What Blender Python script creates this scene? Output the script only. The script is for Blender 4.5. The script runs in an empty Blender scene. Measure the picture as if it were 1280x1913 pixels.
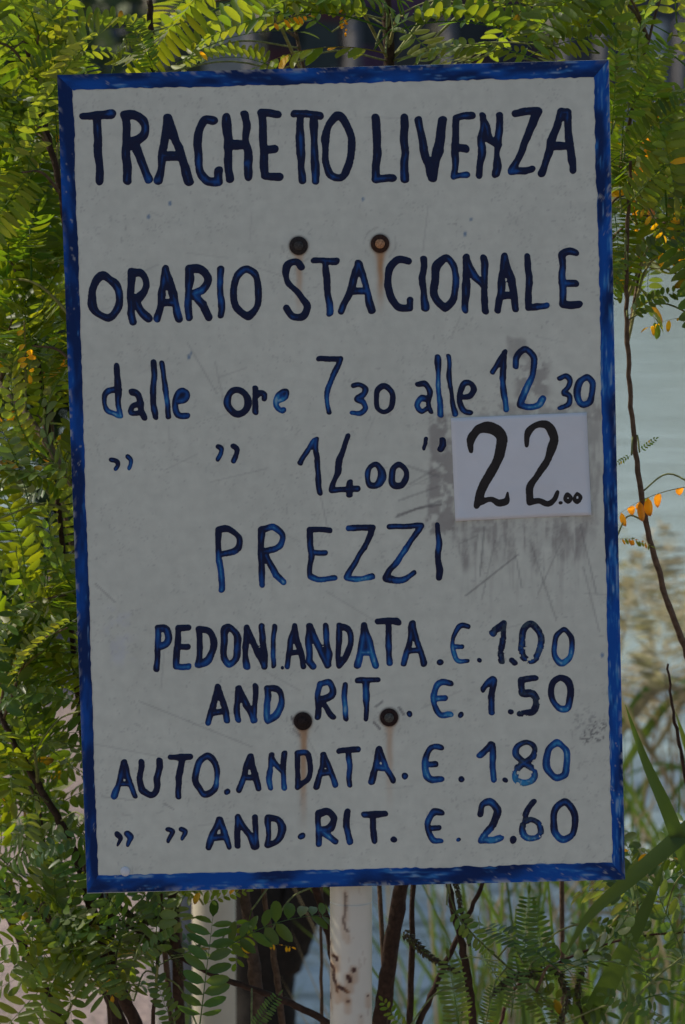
import bpy, math, random
import numpy as np
from mathutils import Vector, Matrix

random.seed(7); rng = np.random.default_rng(11)
S = bpy.context.scene
COL = S.collection
R = math.radians

# ------------------------------------------------------------------ camera
CAM = np.array([0.0, -5.0, 2.2]); PITCH = R(7.0); FPX = 7290.0
cd = bpy.data.cameras.new('camera'); cam = bpy.data.objects.new('camera', cd); COL.objects.link(cam)
cam.location = CAM; cam.rotation_euler = (R(90) - PITCH, 0, 0)
cd.sensor_fit = 'VERTICAL'; cd.sensor_height = 36; cd.lens = FPX / 1913 * 36
cd.clip_start = 0.1; cd.clip_end = 2000
cd.dof.use_dof = True; cd.dof.focus_distance = 5.03; cd.dof.aperture_fstop = 7.6
S.camera = cam

# ------------------------------------------------------------------ light
SUN_EL, SUN_AZ = R(43), math.atan2(-0.90, 0.42)      # azimuth clockwise from +Y
w = bpy.data.worlds.new('World'); S.world = w; w.use_nodes = True
nt = w.node_tree; bg = nt.nodes['Background']
sky = nt.nodes.new('ShaderNodeTexSky'); sky.sky_type = 'NISHITA'; sky.sun_disc = False
sky.sun_elevation = SUN_EL; sky.sun_rotation = SUN_AZ; sky.air_density = 1.0; sky.dust_density = 2.0; sky.ozone_density = 1.0
nt.links.new(sky.outputs[0], bg.inputs[0]); bg.inputs[1].default_value = 0.14
sl = bpy.data.lights.new('sun', 'SUN'); sl.energy = 3.4; sl.angle = R(0.5); sl.color = (1.0, 0.91, 0.76)
so = bpy.data.objects.new('sun', sl); COL.objects.link(so)
sv = Vector((math.sin(SUN_AZ) * math.cos(SUN_EL), math.cos(SUN_AZ) * math.cos(SUN_EL), math.sin(SUN_EL)))
so.rotation_euler = sv.to_track_quat('Z', 'Y').to_euler(); so.location = (-5, 5, 8)
S.view_settings.view_transform = 'Standard'; S.view_settings.look = 'None'
S.view_settings.exposure = -0.1; S.view_settings.gamma = 1; S.view_settings.use_curve_mapping = False

# ------------------------------------------------------------------ helpers
def ray(px, py):
    px = np.asarray(px, float); py = np.asarray(py, float)
    r = (px - 640) / FPX; u = -(py - 956.5) / FPX
    return np.stack([r, np.cos(PITCH) + u * np.sin(PITCH), -np.sin(PITCH) + u * np.cos(PITCH)], -1)
def P(px, py, y):                    # the point of the place seen at that spot, at depth y
    d = ray(px, py); t = (y - CAM[1]) / d[..., 1]
    return CAM + d * t[..., None] if np.ndim(t) else CAM + d * t
def proj(p):
    d = np.asarray(p) - CAM
    z = d[..., 1] * math.cos(PITCH) - d[..., 2] * math.sin(PITCH)
    u = d[..., 1] * math.sin(PITCH) + d[..., 2] * math.cos(PITCH)
    return 640 + FPX * d[..., 0] / z, 956.5 - FPX * u / z

def hash2(ix, iy, s):
    h = (ix.astype(np.int64) * 374761393 + iy.astype(np.int64) * 668265263 + s * 982451653) & 0xffffffff
    h = ((h ^ (h >> 13)) * 1274126177) & 0xffffffff
    return ((h ^ (h >> 16)) & 0xffff) / 65535.0
def vnoise(x, y, s=0):
    x = np.asarray(x, float); y = np.asarray(y, float)
    ix = np.floor(x); iy = np.floor(y); fx = x - ix; fy = y - iy
    fx = fx * fx * (3 - 2 * fx); fy = fy * fy * (3 - 2 * fy)
    a = hash2(ix, iy, s); b = hash2(ix + 1, iy, s); c = hash2(ix, iy + 1, s); d = hash2(ix + 1, iy + 1, s)
    return (a * (1 - fx) + b * fx) * (1 - fy) + (c * (1 - fx) + d * fx) * fy
def fbm(x, y, s=0, o=4):
    v = 0; a = .5; t = 0
    for i in range(o):
        v = v + a * vnoise(x * 2 ** i, y * 2 ** i, s + i * 17); t += a; a *= .5
    return v / t
def sst(a, b, x):
    t = np.clip((x - a) / (b - a), 0, 1); return t * t * (3 - 2 * t)

def make_mesh(name, v, f, col=None, smooth=True, mat=None):
    m = bpy.data.meshes.new(name)
    v = np.asarray(v, np.float32)
    if isinstance(f, np.ndarray):
        n = len(f); k = f.shape[1]
        m.vertices.add(len(v)); m.vertices.foreach_set('co', v.ravel())
        m.loops.add(n * k); m.loops.foreach_set('vertex_index', f.astype(np.int32).ravel())
        m.polygons.add(n); m.polygons.foreach_set('loop_start', np.arange(0, n * k, k, dtype=np.int32))
        m.update(calc_edges=True)
    else:
        m.from_pydata(v.tolist(), [], f)
    if smooth: m.polygons.foreach_set('use_smooth', np.ones(len(m.polygons), bool))
    if col is not None:
        a = m.color_attributes.new('Col', 'FLOAT_COLOR', 'POINT')
        c = np.ones((len(v), 4), np.float32); c[:, :3] = col; a.data.foreach_set('color', c.ravel())
    if mat: m.materials.append(mat)
    m.validate(); m.update()
    return m
def link(name, mesh, parent=None, loc=None, kind=None, label=None, cat=None, group=None):
    o = bpy.data.objects.new(name, mesh); COL.objects.link(o)
    if parent: o.parent = parent
    if loc is not None: o.location = loc
    if kind: o['kind'] = kind
    if label: o['label'] = label
    if cat: o['category'] = cat
    if group: o['group'] = group
    return o
def thing(name, label, cat, loc, group=None):
    o = link(name, None, None, loc, None, label, cat, group); o.empty_display_size = .1; return o

class MB:
    def __init__(s): s.v = []; s.f = []; s.c = []
    def add(s, v, f, c=(1, 1, 1)):
        b = len(s.v); s.v += [tuple(map(float, q)) for q in v]; s.f += [tuple(i + b for i in q) for q in f]
        s.c += [tuple(c)] * len(v) if np.ndim(c) == 1 else [tuple(q) for q in c]
    def box(s, c, h, rz=0, col=(1, 1, 1)):
        V = []
        for z in (-1, 1):
            for x, y in ((-1, -1), (1, -1), (1, 1), (-1, 1)):
                X, Y = x * h[0], y * h[1]
                V.append((c[0] + X * math.cos(rz) - Y * math.sin(rz), c[1] + X * math.sin(rz) + Y * math.cos(rz), c[2] + z * h[2]))
        s.add(V, [(3, 2, 1, 0), (4, 5, 6, 7), (0, 1, 5, 4), (1, 2, 6, 5), (2, 3, 7, 6), (3, 0, 4, 7)], col)
    def tube(s, pts, rad, n=7, col=(1, 1, 1), wob=0):
        pts = [Vector(p) for p in pts]; N = len(pts)
        if not hasattr(rad, '__len__'): rad = [rad] * N
        V = []; C = []; ref = Vector((.3, .9, .1))
        for i, p in enumerate(pts):
            t = (pts[min(i + 1, N - 1)] - pts[max(i - 1, 0)]).normalized()
            a = t.cross(ref).normalized(); b = t.cross(a)
            for k in range(n):
                an = 2 * math.pi * k / n; r = rad[i] * (1 + wob * random.uniform(-1, 1))
                V.append(p + a * math.cos(an) * r + b * math.sin(an) * r)
        F = [(i * n + k, i * n + (k + 1) % n, (i + 1) * n + (k + 1) % n, (i + 1) * n + k) for i in range(N - 1) for k in range(n)]
        F += [tuple(range(n))[::-1], tuple(range((N - 1) * n, N * n))]
        s.add(V, F, col)
    def lathe(s, prof, n=20, col=(1, 1, 1), M=None):
        V = []
        for r, h in prof:
            for k in range(n):
                a = 2 * math.pi * k / n; p = Vector((r * math.cos(a), r * math.sin(a), h)); V.append(M @ p if M else p)
        L = len(prof)
        F = [(i * n + k, i * n + (k + 1) % n, (i + 1) * n + (k + 1) % n, (i + 1) * n + k) for i in range(L - 1) for k in range(n)]
        F += [tuple(range((L - 1) * n, L * n))]
        s.add(V, F, col)
    def build(s, name, mat, parent=None, smooth=True, **k):
        m = make_mesh(name, s.v, s.f, np.array(s.c), smooth, mat)
        return link(name, m, parent, **k)

def smooth_path(pts, n=6, closed=False):
    pts = [np.asarray(p, float) for p in pts]
    if len(pts) < 3: 
        return [pts[0] + (pts[-1] - pts[0]) * k / n for k in range(n + 1)]
    Q = ([pts[-1]] + pts + pts[:2]) if closed else ([2 * pts[0] - pts[1]] + pts + [2 * pts[-1] - pts[-2]])
    out = []
    for i in range(len(Q) - 3):
        a, b, c, d = Q[i:i + 4]; e = 1e-6
        l0, l1, l2 = (max(e, float(np.linalg.norm(v[:3]))) for v in (b - a, c - b, d - c))
        m0 = ((b - a) / l0 * l1 + (c - b) / l1 * l0) / (l0 + l1) * l1; m1 = ((c - b) / l1 * l2 + (d - c) / l2 * l1) / (l1 + l2) * l1
        for k in range(n):
            t = k / n; t2, t3 = t * t, t ** 3
            out.append((2 * t3 - 3 * t2 + 1) * b + (t3 - 2 * t2 + t) * m0 + (3 * t2 - 2 * t3) * c + (t3 - t2) * m1)
    out.append(Q[-2]); return out

# ------------------------------------------------------------------ materials
def mat(name, col=None, rough=.6, spec=.5, attr=True, noise=None, bump=None, metal=0, trans=0, coat=0):
    """attr: colour comes from the mesh's own Col attribute, times col; noise=(scale, dark, light); bump=(scale, dist)"""
    m = bpy.data.materials.new(name); m.use_nodes = True; t = m.node_tree; b = t.nodes['Principled BSDF']
    b.inputs['Roughness'].default_value = rough; b.inputs['Specular IOR Level'].default_value = spec
    b.inputs['Metallic'].default_value = metal; b.inputs['Coat Weight'].default_value = coat
    cur = None
    tc = t.nodes.new('ShaderNodeTexCoord')
    if attr:
        a = t.nodes.new('ShaderNodeAttribute'); a.attribute_name = 'Col'; cur = a.outputs['Color']
    if col is not None:
        if cur is None:
            r = t.nodes.new('ShaderNodeRGB'); r.outputs[0].default_value = (*col, 1); cur = r.outputs[0]
        else:
            x = t.nodes.new('ShaderNodeMix'); x.data_type = 'RGBA'; x.blend_type = 'MULTIPLY'; x.inputs[0].default_value = 1
            t.links.new(cur, x.inputs[6]); x.inputs[7].default_value = (*col, 1); cur = x.outputs[2]
    if noise:
        n = t.nodes.new('ShaderNodeTexNoise'); n.inputs['Scale'].default_value = noise[0]; n.inputs['Detail'].default_value = 6
        t.links.new(tc.outputs['Object'], n.inputs['Vector'])
        mr = t.nodes.new('ShaderNodeMapRange'); mr.inputs[1].default_value = .3; mr.inputs[2].default_value = .7
        mr.inputs[3].default_value = noise[1]; mr.inputs[4].default_value = noise[2]; t.links.new(n.outputs[0], mr.inputs[0])
        x = t.nodes.new('ShaderNodeVectorMath'); x.operation = 'SCALE'; t.links.new(cur, x.inputs[0]); t.links.new(mr.outputs[0], x.inputs['Scale'])
        cur = x.outputs[0]
    t.links.new(cur, b.inputs['Base Color'])
    if bump:
        n = t.nodes.new('ShaderNodeTexNoise'); n.inputs['Scale'].default_value = bump[0]; n.inputs['Detail'].default_value = 5
        t.links.new(tc.outputs['Object'], n.inputs['Vector'])
        bp = t.nodes.new('ShaderNodeBump'); bp.inputs['Distance'].default_value = bump[1]; bp.inputs['Strength'].default_value = 1
        t.links.new(n.outputs[0], bp.inputs['Height']); t.links.new(bp.outputs[0], b.inputs['Normal'])
    return m

def leaf_mat(name, top, under, glow, tw=.5, rough=.42):
    m = bpy.data.materials.new(name); m.use_nodes = True; t = m.node_tree; b = t.nodes['Principled BSDF']; out = t.nodes['Material Output']
    at = t.nodes.new('ShaderNodeAttribute'); at.attribute_name = 'Col'
    oi = t.nodes.new('ShaderNodeObjectInfo'); geo = t.nodes.new('ShaderNodeNewGeometry')
    def mixn(f, a, c, bl='MIX'):
        x = t.nodes.new('ShaderNodeMix'); x.data_type = 'RGBA'; x.blend_type = bl
        for s, v in ((0, f), (6, a), (7, c)):
            if hasattr(v, 'links'): t.links.new(v, x.inputs[s])
            else: x.inputs[s].default_value = v if s == 0 else (*v, 1)
        return x.outputs[2]
    two = mixn(geo.outputs['Backfacing'], top, under)
    c1 = mixn(1.0, two, at.outputs['Color'], 'MULTIPLY')
    hs = t.nodes.new('ShaderNodeHueSaturation')
    mr = t.nodes.new('ShaderNodeMapRange'); mr.inputs[3].default_value = .478; mr.inputs[4].default_value = .512; t.links.new(oi.outputs['Random'], mr.inputs[0])
    mv = t.nodes.new('ShaderNodeMath'); mv.operation = 'MULTIPLY_ADD'; mv.inputs[1].default_value = -.45; mv.inputs[2].default_value = 1.2
    t.links.new(oi.outputs['Random'], mv.inputs[0]); t.links.new(mr.outputs[0], hs.inputs['Hue']); t.links.new(mv.outputs[0], hs.inputs['Value'])
    t.links.new(c1, hs.inputs['Color']); t.links.new(hs.outputs[0], b.inputs['Base Color'])
    b.inputs['Roughness'].default_value = rough; b.inputs['Specular IOR Level'].default_value = .45
    tr = t.nodes.new('ShaderNodeBsdfTranslucent')
    g = mixn(1.0, glow, at.outputs['Color'], 'MULTIPLY')
    h2 = t.nodes.new('ShaderNodeHueSaturation'); t.links.new(mr.outputs[0], h2.inputs['Hue']); t.links.new(g, h2.inputs['Color']); t.links.new(h2.outputs[0], tr.inputs[0])
    mx = t.nodes.new('ShaderNodeMixShader'); mx.inputs[0].default_value = tw
    t.links.new(b.outputs[0], mx.inputs[1]); t.links.new(tr.outputs[0], mx.inputs[2]); t.links.new(mx.outputs[0], out.inputs[0])
    return m

M_board = mat('weathered_white_paint', rough=.5, spec=.35, noise=(60, .93, 1.05), bump=(500, .0002))
M_paint = mat('blue_enamel', rough=.26, spec=.2, bump=(350, .0006))
M_border = mat('blue_border_enamel', rough=.45, spec=.12, bump=(260, .0004))
M_black = mat('black_marker', rough=.5, spec=.3)
M_paper = mat('laminated_paper', rough=.35, spec=.4, noise=(9, .96, 1.03), bump=(14, .004))
M_rust = mat('rusty_iron', rough=.8, spec=.2, noise=(420, .5, 1.5), bump=(600, .0008))
M_post = mat('cream_post_paint', rough=.32, spec=.5, noise=(25, .95, 1.03), bump=(60, .0005))
M_bark = mat('brown_bark', rough=.8, spec=.2, noise=(120, .6, 1.3), bump=(200, .002))
M_leaf = leaf_mat('pinnate_leaf', (.055, .125, .017), (.17, .235, .10), (.36, .50, .012), .5)
M_shadeleaf = leaf_mat('shaded_leaf', (.045, .105, .024), (.15, .21, .10), (.24, .38, .02), .36, .38)  # darker, more opaque copy of the leaf: shade put into its colour
M_reed = leaf_mat('reed_blade', (.05, .10, .02), (.06, .12, .025), (.16, .26, .02), .4)
M_dry = leaf_mat('dry_straw', (.26, .22, .12), (.26, .22, .12), (.36, .31, .15), .35, .6)
M_pod = mat('seed_pods', rough=.6, spec=.3, noise=(300, .6, 1.4))
M_wood = mat('painted_planks', rough=.7, spec=.25, noise=(6, .75, 1.1))

# ------------------------------------------------------------------ sky, ground, water (setting)
def ground_h(x, y):
    ys = 3.3 + 7.5 * sst(-.36, -.62, x) + .25 * (vnoise(x * 2.1, y * 0 + 3, 5) - .5)
    d = y - ys
    h = -1.7 * sst(0, 2.2, d) + .03 * (fbm(x * 1.5, y * 1.5, 3) - .5) + .02 * (fbm(x * 9, y * 9, 4, 3) - .5)
    return h
def grid(xs, ys, hf):
    X, Y = np.meshgrid(xs, ys); Z = hf(X, Y); nx = len(xs)
    v = np.stack([X, Y, Z], -1).reshape(-1, 3); i = np.arange(len(v)).reshape(len(ys), nx)
    f = np.stack([i[:-1, :-1], i[:-1, 1:], i[1:, 1:], i[1:, :-1]], -1).reshape(-1, 4)
    return v, f
xs = np.unique(np.concatenate([np.linspace(-60, -4, 30), np.linspace(-4, 3, 141), np.linspace(3, 60, 30)]))
ys = np.unique(np.concatenate([np.linspace(-30, -1, 16), np.linspace(-1, 14, 226), np.linspace(14, 18, 6)]))
v, f = grid(xs, ys, ground_h)
n = fbm(v[:, 0] * 1.2, v[:, 1] * 1.2, 9); n2 = fbm(v[:, 0] * 14, v[:, 1] * 14, 19)
gc = np.array([.34, .265, .235]) * (0.8 + .4 * n[:, None]) * (.85 + .3 * n2[:, None])
wet = sst(-.2, -.7, v[:, 2])[:, None]; gc = gc * (1 - wet) + np.array([.07, .065, .04]) * wet
M_ground = mat('dusty_pink_gravel', rough=.9, spec=.15, noise=(35, .75, 1.2), bump=(40, .02))
link('ground', make_mesh('ground', v, f, gc, True, M_ground), kind='structure')

mw = bpy.data.materials.new('river_water'); mw.use_nodes = True; t = mw.node_tree; b = t.nodes['Principled BSDF']
b.inputs['Base Color'].default_value = (.36, .44, .38, 1); b.inputs['Roughness'].default_value = .12; b.inputs['IOR'].default_value = 1.33
tc = t.nodes.new('ShaderNodeTexCoord'); mp = t.nodes.new('ShaderNodeMapping'); mp.inputs['Scale'].default_value = (.6, 1.6, 1)
n1 = t.nodes.new('ShaderNodeTexNoise'); n1.inputs['Scale'].default_value = 1.6; n1.inputs['Detail'].default_value = 5
bp = t.nodes.new('ShaderNodeBump'); bp.inputs['Distance'].default_value = .10; bp.inputs['Strength'].default_value = .7
t.links.new(tc.outputs['Object'], mp.inputs[0]); t.links.new(mp.outputs[0], n1.inputs['Vector']); t.links.new(n1.outputs[0], bp.inputs['Height']); t.links.new(bp.outputs[0], b.inputs['Normal'])
v, f = grid(np.linspace(-150, 150, 7), np.linspace(-20, 73, 5), lambda X, Y: X * 0 - .92)
link('water', make_mesh('water', v, f, None, True, mw), kind='structure')
# far bank
def far_h(x, y): return -1.3 + 1.75 * sst(70.0, 71.6, y) + .1 * (fbm(x * .7, y * .7, 41) - .5)
v, f = grid(np.linspace(-150, 150, 151), np.unique(np.concatenate([np.linspace(69.5, 73, 10), np.linspace(75, 900, 12)])), far_h)
n = fbm(v[:, 0] * .8, v[:, 1] * .8, 29)[:, None]
link('far_bank', make_mesh('far_bank', v, f, np.array([.075, .08, .06]) * (.6 + .8 * n), True, mat('far_bank_earth', rough=.95, spec=.1, noise=(3, .7, 1.3))), kind='structure')

# ------------------------------------------------------------------ the sign
QX, QZ, QB, BW, BH = 0.002635, 1.62499, -0.0277636, 0.702579, 1.063035
cb, sb = math.cos(QB), math.sin(QB)
def B(px, py):                       # photo spot -> board coordinates (u right, w up)
    p = P(px, py, 0.0); x = p[..., 0] - QX; z = p[..., 2] - QZ
    return x * cb - z * sb, x * sb + z * cb
PXM = 0.000686
POSTX = P(656, 1780, .03)[0]
sign = thing('ferry_sign', 'hand painted white timetable board with blue border on a cream post', 'sign', (POSTX, .042, 0))
def sign_part(name, mesh, loc=(0, 0, 0), parent=None, **k):
    o = link(name, mesh, parent or sign, **k)
    if parent is None: o.location = Vector(loc) - Vector(sign.location)
    else: o.location = loc
    return o

# board: dense front sheet plus edges and back, 5 mm thick
NU, NW = 350, 530
uu = np.linspace(-BW / 2, BW / 2, NU); ww = np.linspace(-BH / 2, BH / 2, NW)
U, Wd = np.meshgrid(uu, ww)
wx = U * cb + Wd * sb + QX; wz = -U * sb + Wd * cb + QZ
px, py = proj(np.stack([wx, wx * 0, wz], -1))
def seg_d(X, Y, x0, y0, x1, y1):
    dx, dy = x1 - x0, y1 - y0; t = np.clip(((X - x0) * dx + (Y - y0) * dy) / max(dx * dx + dy * dy, 1e-9), 0, 1)
    return np.hypot(X - x0 - t * dx, Y - y0 - t * dy)
base = np.array([.62, .64, .54])
c = np.ones(px.shape + (3,)) * base
c *= (.93 + .12 * fbm(px / 140, py / 140, 2))[..., None]
c *= (.97 + .06 * fbm(px / 60, py / 9, 5))[..., None]
def blend(m, colr):
    global c
    m = np.clip(m, 0, 1)[..., None]; c = c * (1 - m) + np.array(colr) * m
def box_m(x0, y0, x1, y1, s):        # soft rectangle with ragged edges
    wob = 26 * (fbm(px / 26, py / 34, 77) - .5)
    return sst(-s, s, px - x0 + wob) * sst(-s, s, x1 - px + wob) * sst(-s, s, py - y0 + wob) * sst(-s, s, y1 - py + wob)
streak = fbm(px / 7, py / 70, 21); rag = fbm(px / 14, py / 14, 31); vr = fbm(px / 5, py / 30, 33)
grime = (.30, .285, .255)
# residue left by older notices, round the paper and above it
blend(box_m(800, 772, 850, 992, 5) * sst(.28, .55, rag) * .85, grime)
blend(box_m(1095, 750, 1122, 985, 5) * .55 * sst(.2, .6, vr), grime)
blend(box_m(842, 752, 1122, 782, 4) * .6 * sst(.3, .6, rag), grime)
drip = 965 + 20 + 75 * vnoise(px / 17, py * 0, 55) ** 2 + 30 * vnoise(px / 60, py * 0, 56)
blend(sst(838, 850, px) * sst(1118, 1100, px) * sst(955, 962, py) * sst(14, -14, py - drip) * (.25 + .5 * sst(.3, .6, streak)) * (.45 + .55 * sst(.35, .6, fbm(px / 6, py / 9, 33))), grime)
blend(sst(850, 870, px) * sst(1128, 1110, px) * sst(980, 1010, py) * sst(1190, 1040, py) * sst(.48, .8, streak) * .35, grime)
blend(box_m(1045, 985, 1095, 1045, 9) * .55 * sst(.3, .6, streak), grime)
blend(box_m(950, 632, 985, 672, 5) * .55, grime); blend(box_m(962, 660, 1026, 742, 8) * sst(.35, .55, rag) * .75, grime)
blend(box_m(1088, 1348, 1133, 1382, 3) * sst(.45, .6, fbm(px / 4, py / 4, 61)) * .75, (.12, .12, .12))
blend(box_m(1070, 1335, 1120, 1365, 8) * sst(.5, .7, fbm(px / 5, py / 5, 62)) * .5, (.17, .17, .17))
# rust run-off under the bolts
for bx, by, ln, st in ((558, 459, 150, .5), (710, 455, 140, .95), (566, 1347, 215, .85), (727, 1340, 190, .42)):
    hw = 5.5 + 5 * sst(45, 0, py - by) + 9 * sst(30, 12, py - by) * 0
    m = sst(1.6, .2, np.abs(px - bx - 1 - 2 * (vnoise(py / 20, py * 0 + bx, 8) - .5)) / hw) * sst(5, 14, py - by) * sst(ln, ln * .25, py - by) * (.6 + .5 * streak)
    blend(m * st * 1.1, (.46, .18, .03)); 
    m2 = sst(2.6, .2, np.abs(px - bx) / hw) * sst(5, 14, py - by) * sst(ln * 1.1, ln * .3, py - by); blend(m2 * st * .4, (.36, .25, .14))
    d = np.hypot(px - bx, py - by); blend(sst(21, 16, d) * .8, (.12, .06, .03)); blend(sst(3, 0, np.abs(d - 30)) * sst(.56, .68, rag) * .3, (.12, .12, .11))
# scratches and specks
SC = [(740, 966, 780, 950, .6, 1.6), (780, 950, 825, 942, .7, 1.6), (742, 962, 824, 936, .5, 1.2), (745, 935, 822, 908, .35, 1.5), (760, 870, 820, 890, .3, 2),
      (764, 905, 822, 872, .3, 1.5), (870, 1113, 968, 1036, .55, 1.2), (962, 1030, 975, 1098, .4, 1), (1085, 985, 1115, 1110, .4, 1), (905, 985, 897, 1075, .5, 1.4),
      (860, 1015, 893, 1000, .3, 1.2), (990, 1010, 1040, 1160, .35, 1), (1090, 1060, 1120, 1180, .3, 1.2), (925, 1010, 900, 1120, .3, 1), (1050, 1010, 1005, 1110, .3, 1),
      (178, 1090, 215, 1125, .4, 1), (260, 1310, 470, 1395, .28, 1), (150, 1385, 360, 1425, .22, 1), (190, 1488, 250, 1495, .3, 1), (305, 1500, 325, 1512, .4, 1),
      (395, 900, 500, 875, .2, 1), (600, 930, 615, 1000, .3, 1), (480, 1245, 560, 1290, .2, 1), (610, 1105, 700, 1160, .2, 1), (350, 640, 405, 735, .25, 1.1),
      (800, 385, 790, 470, .2, 1), (545, 1340, 550, 1352, .8, 2), (548, 1362, 560, 1374, .5, 2), (715, 1310, 702, 1320, .6, 1.6), (699, 1350, 710, 1362, .8, 1.8),
      (746, 1322, 754, 1334, .7, 2.2), (930, 1220, 945, 1232, .4, 1.2), (820, 1330, 850, 1328, .3, 1.2)]
for k in range(60):
    x0, y0 = random.uniform(160, 1120), random.uniform(180, 1610); a = random.uniform(-.5, .5) + (1.5 if random.random() < .4 else 0); l = random.uniform(10, 90)
    SC.append((x0, y0, x0 + l * math.cos(a), y0 + l * math.sin(a), random.uniform(.08, .22), 1))
for x0, y0, x1, y1, s_, w_ in SC:
    k = (px > min(x0, x1) - 8) & (px < max(x0, x1) + 8) & (py > min(y0, y1) - 8) & (py < max(y0, y1) + 8)
    d = seg_d(px[k], py[k], x0 + 0, y0, x1, y1); m = (sst(w_ + 1.4, w_ - .4, d) * s_)[:, None]
    c[k] = c[k] * (1 - m) + np.array([.15, .145, .14]) * m
spk = sst(.80, .90, vnoise(px / 3.1, py / 3.1, 91)) * sst(.42, .62, fbm(px / 60, py / 60, 92)); blend(spk * .22, (.16, .16, .155))
spk = sst(.93, .97, vnoise(px / 4.2, py / 5.1, 95)); blend(spk * .28, (.18, .175, .17))
blend(box_m(200, 1140, 245, 1240, 14) * sst(.4, .7, rag) * .35, (.5, .53, .6))
for bx, by, rr in ((318, 380, 3), (278, 405, 3), (357, 660, 2), (869, 437, 3), (678, 372, 2.5), (1125, 1224, 3), (353, 667, 3), (880, 410, 2)):
    blend(sst(rr + 1.5, rr - 1, np.hypot(px - bx, (py - by) * .7)) * .7, (.03, .14, .3))
vf = np.stack([U, U * 0, Wd], -1).reshape(-1, 3)
i = np.arange(NU * NW).reshape(NW, NU)
ff = np.stack([i[:-1, :-1], i[:-1, 1:], i[1:, 1:], i[1:, :-1]], -1).reshape(-1, 4)
ring = np.concatenate([i[0, :], i[1:, -1], i[-1, -2::-1], i[-2:0:-1, 0]])
rv = vf[ring].copy(); rv2 = rv.copy(); rv2[:, 1] = .0045
nr = len(ring); b0 = len(vf)
vall = np.concatenate([vf, rv, rv2]); k0 = np.arange(nr); k1 = (k0 + 1) % nr
fe = np.stack([b0 + k0, b0 + nr + k0, b0 + nr + k1, b0 + k1], -1)
fe = fe[:, ::-1]
tn = fbm(k0 / 9., k0 * 0 + 2, 5)
ecol = np.where(tn[:, None] > .60, np.array([.03, .09, .22]), np.array([.36, .36, .34]))
ecol = np.where((rv[:, 2] > BH / 2 - .002)[:, None], np.array([.62, .64, .62]) * (.7 + .5 * tn[:, None]), ecol)  # top edge coloured paler, sunlight from above painted in
call = np.concatenate([c.reshape(-1, 3), ecol, ecol])
bm = make_mesh('board', vall, np.concatenate([ff, fe]), call, False, M_board)
board = sign_part('board', bm, (QX, 0, QZ)); board.rotation_euler = (0, QB, 0)
bk = MB(); bk.box((0, .0052, 0), (BW / 2 - .001, .0006, BH / 2 - .001), col=(.3, .3, .29)); bk.build('back_sheet', M_board, board, False)

# painted border, four brushed bands, a hair proud of the white paint and wrapping the edges
OUT = [(107, 140), (1137, 112), (1168, 1643), (163, 1668)]; INN = [(136, 168), (1110, 144), (1144, 1612), (183, 1636)]
def band(o0, o1, i0, i1, seed, light):
    n = int(math.hypot(o1[0] - o0[0], o1[1] - o0[1]) / 3.2); m = 13
    t = np.linspace(0, 1, n)[None, :]; s = np.linspace(0, 1, m)[:, None]
    sl_ = s + (s ** 2) * (.09 * (fbm(t * n / 18, t * 0, seed) - .5) + .05 * (vnoise(t * n / 3, t * 0, seed + 3) - .5)) * 1.6
    ox, oy = o0[0] + (o1[0] - o0[0]) * t, o0[1] + (o1[1] - o0[1]) * t
    ix, iy = i0[0] + (i1[0] - i0[0]) * t, i0[1] + (i1[1] - i0[1]) * t
    X = ox + (ix - ox) * sl_; Y = oy + (iy - oy) * sl_
    u, w_ = B(X, Y); L = t * n * 3.2
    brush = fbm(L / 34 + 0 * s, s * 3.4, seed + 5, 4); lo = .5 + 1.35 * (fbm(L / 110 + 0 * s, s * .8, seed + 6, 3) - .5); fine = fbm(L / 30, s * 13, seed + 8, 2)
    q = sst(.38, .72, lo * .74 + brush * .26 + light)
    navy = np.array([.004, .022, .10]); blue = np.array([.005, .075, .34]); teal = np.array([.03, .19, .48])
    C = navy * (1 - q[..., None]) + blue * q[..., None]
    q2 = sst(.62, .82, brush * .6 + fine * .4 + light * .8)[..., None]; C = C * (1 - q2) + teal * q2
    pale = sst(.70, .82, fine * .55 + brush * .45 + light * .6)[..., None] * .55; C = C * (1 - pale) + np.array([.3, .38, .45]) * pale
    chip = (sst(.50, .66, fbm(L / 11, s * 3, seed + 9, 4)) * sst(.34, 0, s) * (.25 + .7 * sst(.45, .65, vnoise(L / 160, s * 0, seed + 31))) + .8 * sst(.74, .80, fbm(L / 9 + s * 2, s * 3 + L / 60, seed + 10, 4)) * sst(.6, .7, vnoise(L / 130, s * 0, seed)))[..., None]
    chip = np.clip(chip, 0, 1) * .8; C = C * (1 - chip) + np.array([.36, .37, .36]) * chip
    V = np.stack([u, -.0004 - .0001 * brush, w_], -1).reshape(-1, 3); i = np.arange(m * n).reshape(m, n)
    F = np.stack([i[:-1, :-1], i[1:, :-1], i[1:, 1:], i[:-1, 1:]], -1).reshape(-1, 4)
    return V, F, C.reshape(-1, 3)
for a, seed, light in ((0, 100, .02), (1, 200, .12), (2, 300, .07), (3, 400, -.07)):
    o0, o1, i0, i1 = OUT[a], OUT[(a + 1) % 4], INN[a], INN[(a + 1) % 4]
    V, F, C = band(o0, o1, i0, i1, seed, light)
    sign_part('painted_border', make_mesh('painted_border', V, F, C, True, M_border), parent=board)

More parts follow.
